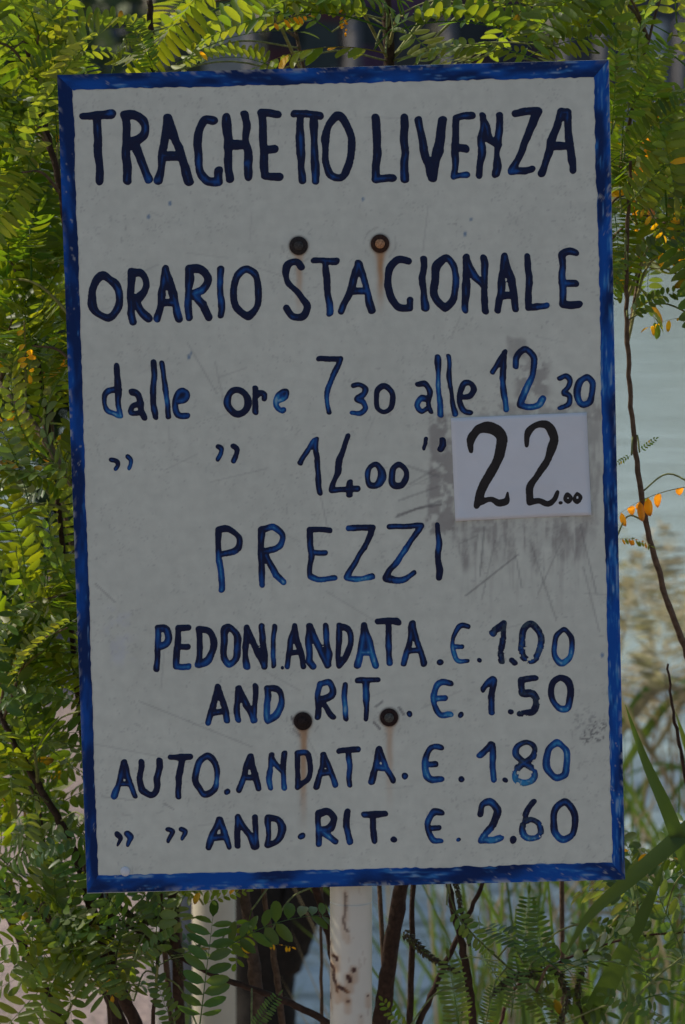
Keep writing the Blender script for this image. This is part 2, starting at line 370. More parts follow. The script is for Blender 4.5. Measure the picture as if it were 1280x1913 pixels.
# lettering: brush strokes traced as centre lines (r = half brush width), turned into raised paint
RG = {'1': (90, 100), '2': (620, 100), '3': (120, 620), '4': (620, 620), '5': (130, 1120), '6': (640, 1120)}
KZ = 550 / 1280
NAVY = np.array([.0035, .010, .043]); BLUE = np.array([.005, .062, .25]); LITE = np.array([.025, .22, .45]); PALE = np.array([.28, .42, .50])
lid = 0
def glyph(reg, r, tone, spec, worn=0, black=False, parent=None, off=0.0, name='painted_letter'):
    global lid
    lid += 1; ox, oy = RG[reg]; segs = []
    for st in spec.split('/'):
        md = st[0] if st[0] in 'co' else ''
        pts = [list(map(float, q.split(','))) for q in st[len(md):].split()]
        pts = [np.array([ox + q[0] * KZ, oy + q[1] * KZ, (q[2] if len(q) > 2 else r) * KZ]) for q in pts]
        if len(pts) == 1: pts = pts * 2
        if md: pts = smooth_path(pts, 5, md == 'o')
        segs += list(zip(pts[:-1], pts[1:]))
    A = np.array([s[0] for s in segs]); Bq = np.array([s[1] for s in segs]); mr = max(A[:, 2].max(), Bq[:, 2].max()) + 3
    x0, x1 = min(A[:, 0].min(), Bq[:, 0].min()) - mr, max(A[:, 0].max(), Bq[:, 0].max()) + mr
    y0, y1 = min(A[:, 1].min(), Bq[:, 1].min()) - mr, max(A[:, 1].max(), Bq[:, 1].max()) + mr
    st = 1.45
    X, Y = np.meshgrid(np.arange(x0, x1 + st, st), np.arange(y0, y1 + st, st))
    wx_ = X + 5.5 * (vnoise(X / 26, Y / 26, lid) - .5); wy_ = Y + 5.5 * (vnoise(X / 26, Y / 26, lid + 500) - .5)
    best = np.full(X.shape, 1e9); br = np.full(X.shape, 1.)
    for a, b_ in zip(A, Bq):
        dx, dy = b_[0] - a[0], b_[1] - a[1]; L2 = dx * dx + dy * dy
        t = np.clip(((wx_ - a[0]) * dx + (wy_ - a[1]) * dy) / L2, 0, 1) if L2 > 1e-6 else X * 0
        rr = a[2] + (b_[2] - a[2]) * t; d = np.hypot(wx_ - a[0] - t * dx, wy_ - a[1] - t * dy) - rr
        br = np.where(d < best, rr, br)
        kk = 1.6; h = np.clip(.5 + .5 * (best - d) / kk, 0, 1)
        best = np.where(best > 1e8, d, best * (1 - h) + d * h - kk * h * (1 - h))
    s = best + 1.5 * (vnoise(X / 13, Y / 13, lid + 40) - .5) + .5 * (vnoise(X / 4, Y / 4, lid + 41) - .5)
    if worn: s = s + 9 * worn * sst(.62, .8, fbm(X / 7, Y / 7, lid + 60, 3)) * sst(y0, y1, Y)
    gy, gx = np.gradient(s, st); gl = np.maximum(np.hypot(gx, gy), .4)
    ins = s < 0
    cell = ins[:-1, :-1] | ins[:-1, 1:] | ins[1:, :-1] | ins[1:, 1:]
    outm = ~ins; X2 = np.where(outm, X - gx / gl ** 2 * s, X); Y2 = np.where(outm, Y - gy / gl ** 2 * s, Y)
    fr = np.clip(-s / br, 0, 1); H = .00012 if black else .00075
    hh = H * np.sqrt(1 - (1 - fr) ** 2) * (.85 + .3 * fbm(X / 9, Y / 9, lid + 70)) + .00012 + off
    u, w_ = B(X2, Y2)
    yn = (Y - y0) / (y1 - y0)
    if black:
        C = np.ones(X.shape + (3,)) * np.array([.012, .010, .010]); C *= (.7 + .9 * fbm(X / 8, Y / 8, lid))[..., None]
    else:
        # thin paint shows bluer: along stroke middles and where the brush ran dry low down
        thin = fbm(X / 34, Y / 34, lid + 80, 2) * .72 + fbm(X / 4, Y / 16, lid + 90, 2) * .16 - .02 + .16 * yn + .22 * fr ** 2 - .03 + tone
        q = sst(.52, .76, thin)[..., None]; C = NAVY * (1 - q) + BLUE * q
        q = sst(.74, .95, thin)[..., None]; C = C * (1 - q) + LITE * q
        q = (sst(.86, 1.0, thin) * sst(.45, .6, vnoise(X / 4, Y / 6, lid)))[..., None] * .7; C = C * (1 - q) + PALE * q
        if worn:
            q = (sst(.52, .66, fbm(X / 6, Y / 6, lid + 30, 3)) * worn)[..., None] * .6; C = C * (1 - q) + np.array([.06, .10, .12]) * q
    i = np.arange(X.size).reshape(X.shape); c4 = np.stack([i[:-1, :-1], i[1:, :-1], i[1:, 1:], i[:-1, 1:]], -1)[cell]
    used, inv = np.unique(c4, return_inverse=True); F = inv.reshape(-1, 4)
    V = np.stack([u, -hh, w_], -1).reshape(-1, 3)[used]; C = C.reshape(-1, 3)[used]
    cen = V.mean(0); V = V - cen
    m = make_mesh(name, V, F, C, True, M_black if black else M_paint)
    return link(name, m, parent or board, tuple(cen))

G = glyph
t0 = -.15
G('1', 19, t0, '152,270 275,266/212,270 218,400 226,555')
G('1', 19, t0, '336,278 342,410 341,556/c332,272 372,267 408,285 426,322 415,358 385,380 350,385/372,382 400,460 438,548')
G('1', 19, t0, '525,280 505,410 484,556/523,280 572,410 612,560/505,447 575,447')
G('1', 19, t0 + .03, 'c722,292 692,284 664,318 651,380 650,450 664,520 700,558 742,556/742,556 741,508')
G('1', 18, t0 + .02, '776,276 785,410 789,548/855,268 864,400 872,538/790,398 862,398')
G('1', 18, t0, '930,262 936,400 942,534/930,260 1002,264/945,418 985,418/942,535 1012,534')
G('1', 17, t0 + .06, '1066,262 1120,263 1182,274/1096,270 1098,400 1103,550/1154,275 1157,410 1160,550')
G('1', 16, t0 + .02, 'o1268,272 1305,320 1318,400 1306,490 1274,544 1236,538 1210,490 1207,400 1222,310')
G('2', 18, t0, '193,282 196,545/196,545 268,544')
G('2', 18, t0 + .01, '318,283 318,410 319,543')
G('2', 18, t0 + .03, '375,287 402,410 432,546/482,287 462,420 436,546')
G('2', 16, t0 + .02, '543,280 540,400 534,535/c543,278 565,268 612,268/555,410 586,410/535,536 590,526')
G('2', 16, t0, '657,268 650,400 645,528/727,265 722,400 714,526/657,290 685,370 724,396')
G('2', 17, t0, '795,255 897,249/897,249 850,370 778,516/778,518 840,510 870,500')
G('2', 18, t0, '1000,250 955,390 910,516/1000,250 1022,252/1022,252 1038,390 1047,510/955,406 1032,405')
t1 = -.10
G('1', 17, t1, 'o238,966 285,990 311,1050 298,1115 258,1150 212,1130 191,1070 203,1000')
G('1', 17, t1, '360,950 358,1060 358,1130 368,1168/c360,950 400,950 425,985 418,1040 378,1072/c378,1075 405,1125 435,1153')
G('1', 17, t1, '512,940 498,1050 478,1156/512,940 545,1050 568,1150/500,1090 545,1088')
G('1', 17, t1, '615,936 612,1050 618,1150/c615,934 665,938 690,975 672,1025 636,1042/638,1042 675,1090 702,1146')
G('1', 15, t1 + .03, '748,938 750,1040 752,1140')
G('1', 16, t1, 'o860,936 900,965 915,1030 903,1105 860,1138 822,1110 806,1040 820,965')
G('1', 15, t1, 'c1100,930 1078,904 1045,912 1032,955 1050,1005 1100,1055 1129,1095 1112,1135 1062,1145 1035,1105')
G('1', 15, t1, '1160,902 1258,900/1208,905 1215,1020 1222,1130')
G('2', 16, t1, '112,910 80,1020 44,1118/112,910 145,1010 176,1118/82,1033 140,1030')
G('2', 16, t1, 'c332,904 285,898 252,935 241,990 250,1055 285,1100 338,1102/340,1100 340,1068')
G('2', 16, t1, '397,896 400,1000 405,1108')
G('2', 16, t1 + .02, 'o492,888 530,925 538,1000 522,1080 490,1108 458,1080 446,1000 457,925')
G('2', 16, t1 + .01, '582,886 583,1000 582,1116/662,890 665,1000 669,1116/582,890 620,965 668,1015')
G('2', 16, t1 + .01, '750,886 738,1000 718,1114/750,886 778,990 800,1112/742,1052 785,1050')
G('2', 15, t1 + .01, '851,882 854,1000 852,1098/854,1100 935,1092')
G('2', 16, t1, 'c1062,868 1020,868 1002,880 1000,910/1000,890 1004,1000 1003,1088/1018,1000 1058,998/1003,1089 1075,1090')
t2 = .0
G('3', 12, t2, '228,150 234,250 247,364/c226,252 192,262 175,300 190,342 236,364')
G('3', 12, t2 - .03, 'c298,265 322,270 334,300 336,345 348,374/c330,312 298,325 296,352 330,352')
G('3', 14, t2 + .05, '387,137 386,260 397,370')
G('3', 12, t2, '431,131 436,250 452,373')
G('3', 13, t2 + .05, 'c494,300 528,292 537,268 515,262 492,285 487,325 500,360 537,366')
G('3', 14, t2, 'o752,249 785,264 796,305 780,350 750,362 722,340 713,298 726,260')
G('3', 12, t2 - .02, '830,248 833,350/c835,282 850,266 866,272 868,293')
G('3', 12, t2 + .03, 'c932,298 966,280 970,262 945,260 922,290 925,328 945,344 953,338')
G('3', 12, t2, '1105,122 1202,118/c1202,120 1165,205 1142,280 1150,348')
G('4', 11, t2, 'c90,234 125,230 145,248 140,272 110,288 140,300 150,325 125,348 92,350')
G('4', 11, t2, 'o232,236 262,255 268,295 255,335 230,348 204,335 195,290 206,252')
G('4', 12, t2, 'c370,230 400,226 420,255 425,310 432,350/c418,288 385,288 368,318 390,345 418,330')
G('4', 12, t2, '463,110 464,230 472,360')
G('4', 12, t2, '508,108 514,240 538,358')
G('4', 12, t2 + .05, 'c560,290 600,278 612,250 600,222 575,225 560,258 563,320 580,350 603,355')
G('4', 13, t2 + .02, '696,176 748,90/748,88 745,200 757,340')
G('4', 14, t2 + .05, 'c798,152 805,105 845,78 880,108 872,180 840,245 822,312/c822,318 860,324 892,318 912,290')
G('4', 11, t2 + .02, 'c992,200 1020,194 1038,215 1025,248 1005,262 1035,280 1030,315 994,328')
G('4', 13, t2 + .03, 'o1105,192 1130,215 1131,270 1118,310 1092,318 1073,290 1071,240 1082,205')
G('3', 10, t2 + .06, 'c208,552 232,562 236,580 222,598'); G('3', 10, t2 + .04, 'c270,544 288,558 286,580 277,598')
G('3', 10, t2, 'c668,497 686,512 684,535 670,558'); G('3', 10, t2 + .04, 'c735,496 752,512 750,540 740,563')
G('3', 12, t2, '1030,570 1088,470/1098,466 1096,560 1110,698')
G('4', 13, t2 - .02, '72,453 38,560 2,683/2,688 110,680/80,650 80,708')
G('4', 13, t2, 'o192,576 215,600 218,640 195,673 167,668 157,630 167,590')
G('4', 13, t2, 'o290,576 317,600 319,640 298,672 270,665 259,630 267,590')
G('4', 11, t2, '410,468 408,490 400,508'); G('4', 12, t2, '480,468 478,490 470,512')
t3 = .02
G('3', 14, t3, '672,860 675,1000 685,1116/c672,858 722,856 758,892 752,945 690,972')
G('3', 14, t3, '856,856 856,960 862,1096/c856,855 910,850 950,885 932,935 868,955/878,970 918,1060 955,1088')
G('3', 13, t3 - .02, '1070,860 1070,960 1068,1060/1070,860 1158,858/1085,960 1135,960/c1068,1060 1110,1078 1174,1072')
G('4', 13, t3, '75,852 182,853/182,855 140,940 65,1065/c65,1070 120,1078 178,1064')
G('4', 13, t3, '255,851 387,846/387,850 320,945 236,1068/c236,1072 310,1075 360,1050')
G('4', 14, t3 - .04, '461,842 463,950 466,1064')
t4 = .0
G('5', 15, t4, '385,130 380,220 380,302/c385,128 420,130 434,165 422,195 392,205')
G('5', 14, t4, '474,130 466,210 465,288/474,128 517,125/480,205 514,207/465,290 521,293')
G('5', 14, t4, '568,130 565,210 563,284/c568,128 612,142 628,190 612,252 564,287')
G('5', 15, t4, 'o700,123 728,150 731,205 718,268 694,281 669,250 668,190 676,142')
G('5', 14, t4, '772,126 770,210 768,288/772,126 808,205 843,290/840,120 843,290')
G('5', 13, t4, '889,120 888,290'); G('5', 9, t4, '925,297')
G('5', 13, t4, '975,120 963,210 948,290/975,120 998,200 1019,287/962,235 1005,232')
G('5', 15, t4, '1045,122 1042,268 1062,292/1045,122 1085,200 1125,290/1117,115 1126,288')
G('5', 14, t4, '1170,113 1169,284/c1170,112 1210,128 1222,190 1205,252 1170,287')
G('6', 15, t4, '94,110 78,200 61,288/94,110 115,190 140,284/75,224 118,224')
G('6', 14, t4 - .03, '156,100 238,98/200,105 202,200 205,280')
G('6', 14, t4, '309,104 290,195 268,280/309,104 330,190 355,276/285,225 335,222'); G('6', 13, t4 + .05, '425,275')
G('6', 11, t4 + .14, 'c545,118 512,116 484,158 481,218 500,262 546,268/490,200 523,200'); G('6', 11, t4 + .06, '597,268')
G('6', 14, t4 - .03, '652,148 696,108/700,108 692,200 690,270', worn=.7); G('6', 12, t4, '738,262 752,278', worn=.3)
G('6', 15, t4 - .02, 'o820,108 853,140 861,190 846,250 818,268 787,250 778,190 790,132', worn=.9)
G('6', 12, t4 + .13, 'o962,128 989,160 992,210 976,258 954,272 931,250 923,200 936,148')
G('5', 14, t4, '648,385 628,460 604,534/648,385 670,455 690,530/630,490 670,488')
G('5', 14, t4, '732,384 732,528/732,384 770,460 805,524/808,380 803,524')
G('5', 14, t4, '860,384 859,518/c860,383 905,395 920,440 900,500 860,524')
G('5', 14, t4, '1085,364 1080,514/c1085,362 1130,360 1145,395 1120,430 1088,440/1102,445 1145,513')
G('5', 13, t4, '1198,364 1200,514')
G('6', 13, t4 - .03, '68,354 148,352/103,358 103,440 102,514'); G('6', 13, t4 + .08, '292,497')
G('6', 13, t4 + .09, 'c474,360 430,356 402,398 401,465 430,506 470,500/412,432 448,430'); G('6', 13, t4 + .06, '513,497')
G('6', 14, t4 + .08, '611,391 656,346/657,350 653,420 655,488 '); G('6', 12, t4, '730,490')
G('6', 15, t4 - .10, '776,353 834,346/776,355 774,408/c776,412 822,412 842,450 828,488 774,496', worn=.45)
G('6', 13, t4 + .06, 'o950,338 981,370 984,430 968,474 941,474 916,440 911,390 926,352')
G('5', 14, t4, '235,712 218,790 198,858/237,712 262,785 285,852/215,800 262,800')
G('5', 14, t4, 'c310,706 311,785 322,832 352,846 378,820 387,770 387,702')
G('5', 14, t4, '435,685 518,681/488,690 474,770 478,855')
G('5', 14, t4, 'o600,681 636,710 643,770 620,830 586,843 556,810 553,750 570,702'); G('5', 12, t4 + .03, '680,838 688,834')
G('5', 14, t4, '785,676 765,755 737,828/785,676 808,755 825,822/762,770 802,768')
G('5', 13, t4, '875,672 872,745 872,818/875,690 930,748/931,670 933,820')
G('5', 12, t4 + .02, '990,668 990,812/c990,666 1030,670 1047,720 1035,780 990,815')
G('5', 13, t4, '1103,672 1090,745 1074,818/1103,672 1130,740 1157,804/1092,755 1130,750')
G('5', 13, t4, '1175,655 1255,646/1215,658 1220,805')
G('6', 14, t4, '160,648 142,720 122,795/162,648 185,720 214,790/145,735 188,732'); G('6', 14, t4 + .02, '273,767')
G('6', 13, t4 + .07, 'c430,645 395,642 364,680 360,740 382,782 426,780/378,715 404,713'); G('6', 13, t4, '517,777')
G('6', 14, t4 + .03, '598,677 646,634/650,634 650,720 655,786'); G('6', 12, t4 + .07, '708,788')
G('6', 13, t4 + .06, 'o800,618 835,648 825,688 790,712 755,752 760,785 795,798 832,775 826,735 785,705 758,670 765,632', worn=.6)
G('6', 14, t4 + .08, 'o930,627 968,655 972,710 956,765 925,774 893,742 887,690 900,645')
G('5', 10, t4 + .02, 'c206,1020,14 224,1034,11 211,1066,7'); G('5', 10, t4 + .04, 'c254,1016,12 266,1032,11 252,1066,8')
G('5', 10, t4, 'c425,1002,12 444,1010,11 428,1048,9'); G('5', 10, t4, 'c485,1000,12 504,1010,11 490,1044,8')
G('5', 14, t4, '648,955 628,1020 602,1084/650,955 672,1015 693,1078/630,1040 672,1038')
G('5', 14, t4, '732,948 732,1075/732,950 770,1012 808,1070/808,945 809,1070')
G('5', 14, t4, '865,950 862,1068/c865,948 905,955 926,1000 905,1050 864,1070'); G('5', 14, t4, '1006,1031 1014,1029')
G('5', 14, t4, '1085,932 1086,1060/c1085,930 1130,924 1150,955 1132,990 1092,998/1105,1005 1152,1050')
G('5', 14, t4, '1208,926 1206,985 1222,1050')
G('6', 14, t4 - .02, '92,932 184,931/130,935 132,985 138,1046'); G('6', 15, t4 + .06, '220,1043')
G('6', 13, t4 + .06, 'c430,922 395,926 370,965 374,1018 395,1045 426,1048/382,990 416,988'); G('6', 11, t4 + .04, '503,1042')
G('6', 15, t4 + .02, 'c600,932 610,892 645,882 673,908 662,960 604,1044/c605,1048 655,1050 684,1036', worn=.2); G('6', 15, t4, '741,1048')
G('6', 12, t4 + .02, 'c832,880 792,948 780,1000 800,1040 838,1038 861,1005 850,972 815,962 785,985', worn=.6)
G('6', 14, t4 + .09, 'o965,878 999,910 1006,970 990,1034 960,1048 929,1018 917,960 931,902')

# paper notice stuck over the old closing time
pq = [(620 + a * KZ, 620 + b_ * KZ) for a, b_ in ((517, 375), (1108, 350), (1128, 795), (537, 822))]
nn = 26; s_, t_ = np.meshgrid(np.linspace(0, 1, nn), np.linspace(0, 1, nn))
X = (1 - t_) * ((1 - s_) * pq[0][0] + s_ * pq[1][0]) + t_ * ((1 - s_) * pq[3][0] + s_ * pq[2][0])
Y = (1 - t_) * ((1 - s_) * pq[0][1] + s_ * pq[1][1]) + t_ * ((1 - s_) * pq[3][1] + s_ * pq[2][1])
u, w_ = B(X, Y); hh = .0010 + .0006 * fbm(s_ * 4, t_ * 4, 8) + .0045 * np.clip(s_ + t_ - 1.78, 0, 1) ** 1.5 * 8 + .002 * np.clip(t_ - s_ - .85, 0, 1) * 6
i = np.arange(nn * nn).reshape(nn, nn); F = np.stack([i[:-1, :-1], i[1:, :-1], i[1:, 1:], i[:-1, 1:]], -1).reshape(-1, 4)
e0 = np.concatenate([i[0, :], i[1:, -1], i[-1, -2::-1], i[-2:0:-1, 0]]); V = np.stack([u, -hh, w_], -1).reshape(-1, 3)
V2 = V[e0].copy(); V2[:, 1] = -.0001; ne = len(e0); k0 = np.arange(ne); k1 = (k0 + 1) % ne
F = np.concatenate([F, np.stack([e0[k0], nn * nn + k0, nn * nn + k1, e0[k1]], -1)[:, ::-1]])
V = np.concatenate([V, V2]); pc = np.ones((len(V), 3)) * np.array([.655, .685, .70])
pc *= (.96 + .07 * fbm(V[:, 0] * 60, V[:, 2] * 60, 12))[:, None]; pc[nn * nn:] *= .9
paper = sign_part('paper_notice', make_mesh('paper_notice', V, F, pc, True, M_paper), parent=board, label='white paper square with a hand drawn black 22')
def PG(spec, r): 
    o = glyph('4', r, 0, spec, black=True, parent=board, off=.0014, name='marker_numeral'); o.parent = paper
PG('c603,520,10 602,470,16 640,420,19 700,418,22 740,452,22 735,520,22 697,600,20 655,680,20 632,752,15/c635,742,15 690,728,11 728,746,14 758,735,13 766,700,7', 18)
PG('c845,495,8 852,440,15 895,403,17 942,406,19 966,455,18 950,530,17 893,618,14 860,675,16 858,738,15/c860,738,13 900,730,11 938,744,13 965,728,11 983,698,7', 16)
PG('998,742', 8); PG('o1025,705,6 1036,722,8 1025,742,5 1012,725,7', 6); PG('o1068,702,5 1079,720,8 1068,742,5 1057,722,7', 6)

# post with rust spots
pr = .0278; nz, na = 420, 64
Zs = np.linspace(-.25, 2.05, 120); Zs = np.unique(np.concatenate([Zs, np.linspace(.85, 1.12, 190)])); nz = len(Zs)
An = np.linspace(0, 2 * np.pi, na + 1)[:-1]
ZZ, AA = np.meshgrid(Zs, An, indexing='ij')
PX, PY = POSTX + pr * np.sin(AA) + .0 * ZZ, .042 - pr * np.cos(AA)
qx, qy = proj(np.stack([PX, PY, ZZ], -1)); front = np.cos(AA) > 0
ccol = np.ones(qx.shape + (3,)) * np.array([.64, .61, .50])
def pm(m, cc):
    global ccol
    m = (np.clip(m, 0, 1) * front)[..., None]; ccol = ccol * (1 - m) + np.array(cc) * m
zz = lambda a, b_: (340 + a / 3.2, 1640 + b_ / 3.2)
for pts, r_, st_ in (([(978, 95), (978, 190), (966, 250), (975, 300), (992, 322)], 2.2, .75), ([(905, 465), (925, 478), (926, 490)], 3, 1), ([(888, 512), (908, 540), (908, 600), (922, 635), (930, 680)], 2.6, .95),
                     ([(940, 652), (965, 665), (990, 682)], 3.4, 1), ([(1028, 552)], 5, 1), ([(995, 592), (1003, 615)], 4.5, 1), ([(992, 738)], 3.5, .8), ([(1070, 830)], 2.5, .5), ([(1113, 705)], 1.8, .9), ([(885, 690), (885, 720)], 2.2, .8), ([(886, 380), (886, 400)], 1.6, .8)):
    Q = [zz(*p) for p in pts]; Q = Q * 2 if len(Q) == 1 else Q
    d = np.min([seg_d(qx, qy, *a, *b_) for a, b_ in zip(Q[:-1], Q[1:])], 0) + 3.0 * (fbm(qx / 3, qy / 3, 5) - .5)
    d2 = np.min([seg_d(qx, qy, *a, b_[0], b_[1] + 18) for a, b_ in zip(Q[:-1], Q[1:])], 0)
    pm(sst(r_ + 8, r_ - 1, d2) * .5 * st_, (.42, .22, .09)); pm(sst(r_ + 1.4, r_ - 1.2, d) * st_, (.055, .018, .014))
rn = sst(.72, .78, fbm(AA * 5, ZZ * 60, 71)); ccol = ccol * (1 - .2 * rn[..., None]) + .2 * rn[..., None] * np.array([.25, .13, .06])
V = np.stack([PX, PY, ZZ], -1).reshape(-1, 3) - np.array([POSTX, .042, 0]); i = np.arange(nz * na).reshape(nz, na); j = np.roll(i, -1, 1)
F = np.stack([i[:-1], j[:-1], j[1:], i[1:]], -1).reshape(-1, 4)
link('post', make_mesh('post', V, F, ccol.reshape(-1, 3), True, M_post), sign)
cp = MB(); cp.lathe([(.028, 0), (.0285, .004), (.02, .009), (.002, .011)], 24, (.5, .48, .44), Matrix.Translation((0, 0, 2.05))); cp.build('post_cap', M_post, sign)
# bolts and the straps behind
MX = Matrix.Rotation(R(90), 4, 'X')      # lathe axis z -> -y
for bx, by, cc, hd in ((558, 459, (.030, .024, .022), (.05, .045, .04)), (710, 455, (.045, .022, .014), (.42, .22, .11)), (566, 1347, (.022, .014, .012), (.022, .014, .012)), (727, 1340, (.026, .014, .012), (.075, .075, .065))):
    u, w_ = B(np.array(bx), np.array(by))
    mb = MB(); mb.lathe([(.0116, 0), (.0118, .0012), (.0108, .0024), (.0085, .0034), (.0062, .0036)], 26, cc, MX)
    o = mb.build('bolt', M_rust, board, loc=(float(u), -.0002, float(w_)))
    mb = MB(); mb.lathe([(.0062, .003), (.0062, .0052), (.0042, .0072), (.0015, .0078)], 14, hd, MX); mb.build('bolt_end', M_rust, o)
for by in (457, 1344):
    z = P(640, by, 0)[2]; mb = MB(); r_ = .053
    pts = [(-r_, -.03, 0), (-r_, .01, 0)] + [(-r_ * math.cos(a), .01 + r_ * .75 * math.sin(a), 0) for a in np.linspace(0, math.pi, 12)[1:-1]] + [(r_, .01, 0), (r_, -.03, 0)]
    mb.tube(pts, .004, 8, (.06, .035, .025)); mb.build('clamp', M_rust, sign, loc=(0, 0, z))
u, w_ = B(np.array(234.), np.array(1628.)); mb = MB(); mb.lathe([(.0065, 0), (.0062, .0012), (.0045, .0024), (.001, .003)], 18, (.62, .66, .68), MX); mb.build('rivet', M_board, board, loc=(float(u), -.0003, float(w_)))

# ------------------------------------------------------------------ shrubs
def leaf_mesh(seed, pairs=10, curve=.5, llen=.2, lw=.36, ang=68, fold=.25, hang=0., yellow=0, gaps=0., taper=.35, jit=1., m_=None):
    r = random.Random(seed); mb = MB(); N = 14; pts = []
    x = z = 0; th = curve * .55
    side = r.uniform(-.25, .25)
    y = 0; ps = 0
    for k in range(N + 1):
        pts.append(Vector((x, y, z))); th -= curve * 1.1 / N; ps += side / N
        x += math.cos(th) * math.cos(ps) / N; z += math.sin(th) / N; y += math.sin(ps) / N
    tip = pts[-1]; L = tip.length; q = tip.rotation_difference(Vector((1, 0, 0))); pts = [q @ p / L for p in pts]
    mb.tube(pts, [.0062 * (1 - .75 * k / N) for k in range(N + 1)], 5, (.9, 1.0, .8) if not yellow else (1.6, .9, .6))
    def at(t):
        f = min(t * N, N - 1e-3); k = int(f); return pts[k].lerp(pts[k + 1], f - k), (pts[k + 1] - pts[k]).normalized()
    def leaflet(p, d, up, l, w):
        d = d.normalized(); sd = d.cross(up).normalized(); up = sd.cross(d); V = []; C = []
        br = r.uniform(.72, 1.25)
        if r.random() < yellow: base = (5.5 * br, 1.9 * br, .5); tp = (1.6, .35, .3)
        elif r.random() < .012: base = (4 * br, 1.7 * br, .5); tp = (1.5, .4, .3)
        else: base = (br * r.uniform(.85, 1.25), br, br); tp = base
        cur = r.uniform(-.25, .12)
        for tt, ww in ((0, .0), (.08, .25), (.25, .82), (.5, 1.0), (.75, .86), (.92, .5), (1, .0)):
            c_ = p + d * (l * tt) + up * (cur * l * tt * tt)
            cc = [base[k] * (1 - max(0, tt - .7) / .3) + tp[k] * max(0, tt - .7) / .3 for k in range(3)]
            if ww == 0: V.append(c_); C.append(cc)
            else:
                V += [c_ - sd * w * ww * .5 + up * fold * w * ww, c_, c_ + sd * w * ww * .5 + up * fold * w * ww]; C += [cc] * 3
        F = [(0, 2, 1), (0, 3, 2)]
        for k in range(4):
            a = 1 + 3 * k; F += [(a, a + 1, a + 4, a + 3), (a + 1, a + 2, a + 5, a + 4)]
        F += [(13, 14, 16), (14, 15, 16)]
        mb.add(V, F, C)
    for k in range(pairs):
        t = .13 + .85 * (k + .5) / pairs
        sz = (1 - taper * (2 * abs(t - .5)) ** 2.2)
        for s in (-1, 1):
            if r.random() < gaps: continue
            p, d = at(t + r.uniform(-.012, .012) * jit); a = R(ang + r.uniform(-9, 9) * jit); up = Vector((0, 0, 1))
            up = (up - d * up.dot(d)).normalized(); sdv = d.cross(up) * s
            dr = d * math.cos(a) + sdv * math.sin(a) + up * (r.uniform(-.22, .18) * jit - hang)
            tw = r.uniform(-.35, .35) * jit; nrm = up * math.cos(tw) + d * math.sin(tw) + sdv * hang
            leaflet(p, dr, nrm, llen * sz * r.uniform(.85, 1.12), llen * lw * sz * r.uniform(.88, 1.12))
    p, d = at(.995); leaflet(p, d, Vector((0, 0, 1)), llen * .8, llen * lw * .85)
    m = make_mesh('leaf', mb.v, mb.f, np.array(mb.c), True, m_ or M_leaf); return m
LM = {}
LM['fern'] = [leaf_mesh(10 + k, 15, .9 + .15 * k, .215, .26, 76, .2, jit=.45) for k in range(5)]
LM['oval'] = [leaf_mesh(30 + k, 9, .5 + .2 * k, .215, .42, 66, .16, gaps=.05, m_=M_shadeleaf) for k in range(5)]
LM['lime'] = [leaf_mesh(25 + k, 9, .5 + .2 * k, .22, .38, 66, .16, gaps=.05) for k in range(4)]
LM['dark'] = [leaf_mesh(130 + k, 13, .5 + .25 * k, .20, .27, 80, .12, jit=.5, m_=M_shadeleaf) for k in range(4)]
LM['hang'] = [leaf_mesh(50 + k, 10, .8 + .2 * k, .22, .36, 70, .22, hang=.9) for k in range(3)]
LM['up'] = [leaf_mesh(60 + k, 14, .6 + .2 * k, .23, .27, 78, .2, hang=-1.0, jit=.5) for k in range(3)]
LM['gold'] = [leaf_mesh(70 + k, 7, .5, .25, .42, 66, .2, hang=.9, yellow=.85, gaps=.35) for k in range(3)]
LM['part'] = [leaf_mesh(80 + k, 9, .8, .23, .38, 68, .2, hang=.4, yellow=.25, gaps=.12) for k in range(3)]
LM['young'] = [leaf_mesh(90 + k, 6, .3, .22, .45, 60, .2) for k in range(2)]
def inside_board(px_, py_, mg):
    return 107 + mg < px_ < 1168 - mg and 125 + mg < py_ < 1655 - mg
def put_leaf(sh, base, tip, face, kind, roll=0.):
    base = Vector(base); tip = Vector(tip); X = tip - base; L = X.length; X.normalize()
    c = Vector(CAM) - base; up = Vector((0, 0, 1)); n = (up * (1 - face) + c.normalized() * face)
    n = (n - X * n.dot(X))
    if n.length < .05: n = Vector((0, -1, .3)) - X * Vector((0, -1, .3)).dot(X)
    n.normalize(); Y = n.cross(X)
    M = Matrix((X, Y, n)).transposed().to_4x4() @ Matrix.Rotation(roll, 4, 'X')
    o = bpy.data.objects.new('leaf', random.choice(LM[kind])); COL.objects.link(o); o.parent = sh
    M = Matrix.Translation(base - sh.location) @ M @ Matrix.Diagonal((L, L * random.uniform(.9, 1.1), L * random.uniform(.8, 1.1), 1))
    o.matrix_local = M; sh['nl'] = sh.get('nl', 0) + 1
    return o
def root_of(a, b_, base):
    k = min(1.2, max(-1.2, (b_[0] - a[0]) / max(.02, a[2] - b_[2]))) * .35
    return np.array([(b_[0] + k * b_[2]) * .85 + base[0] * .15, b_[1] * .8 + base[1] * .2, -.05])
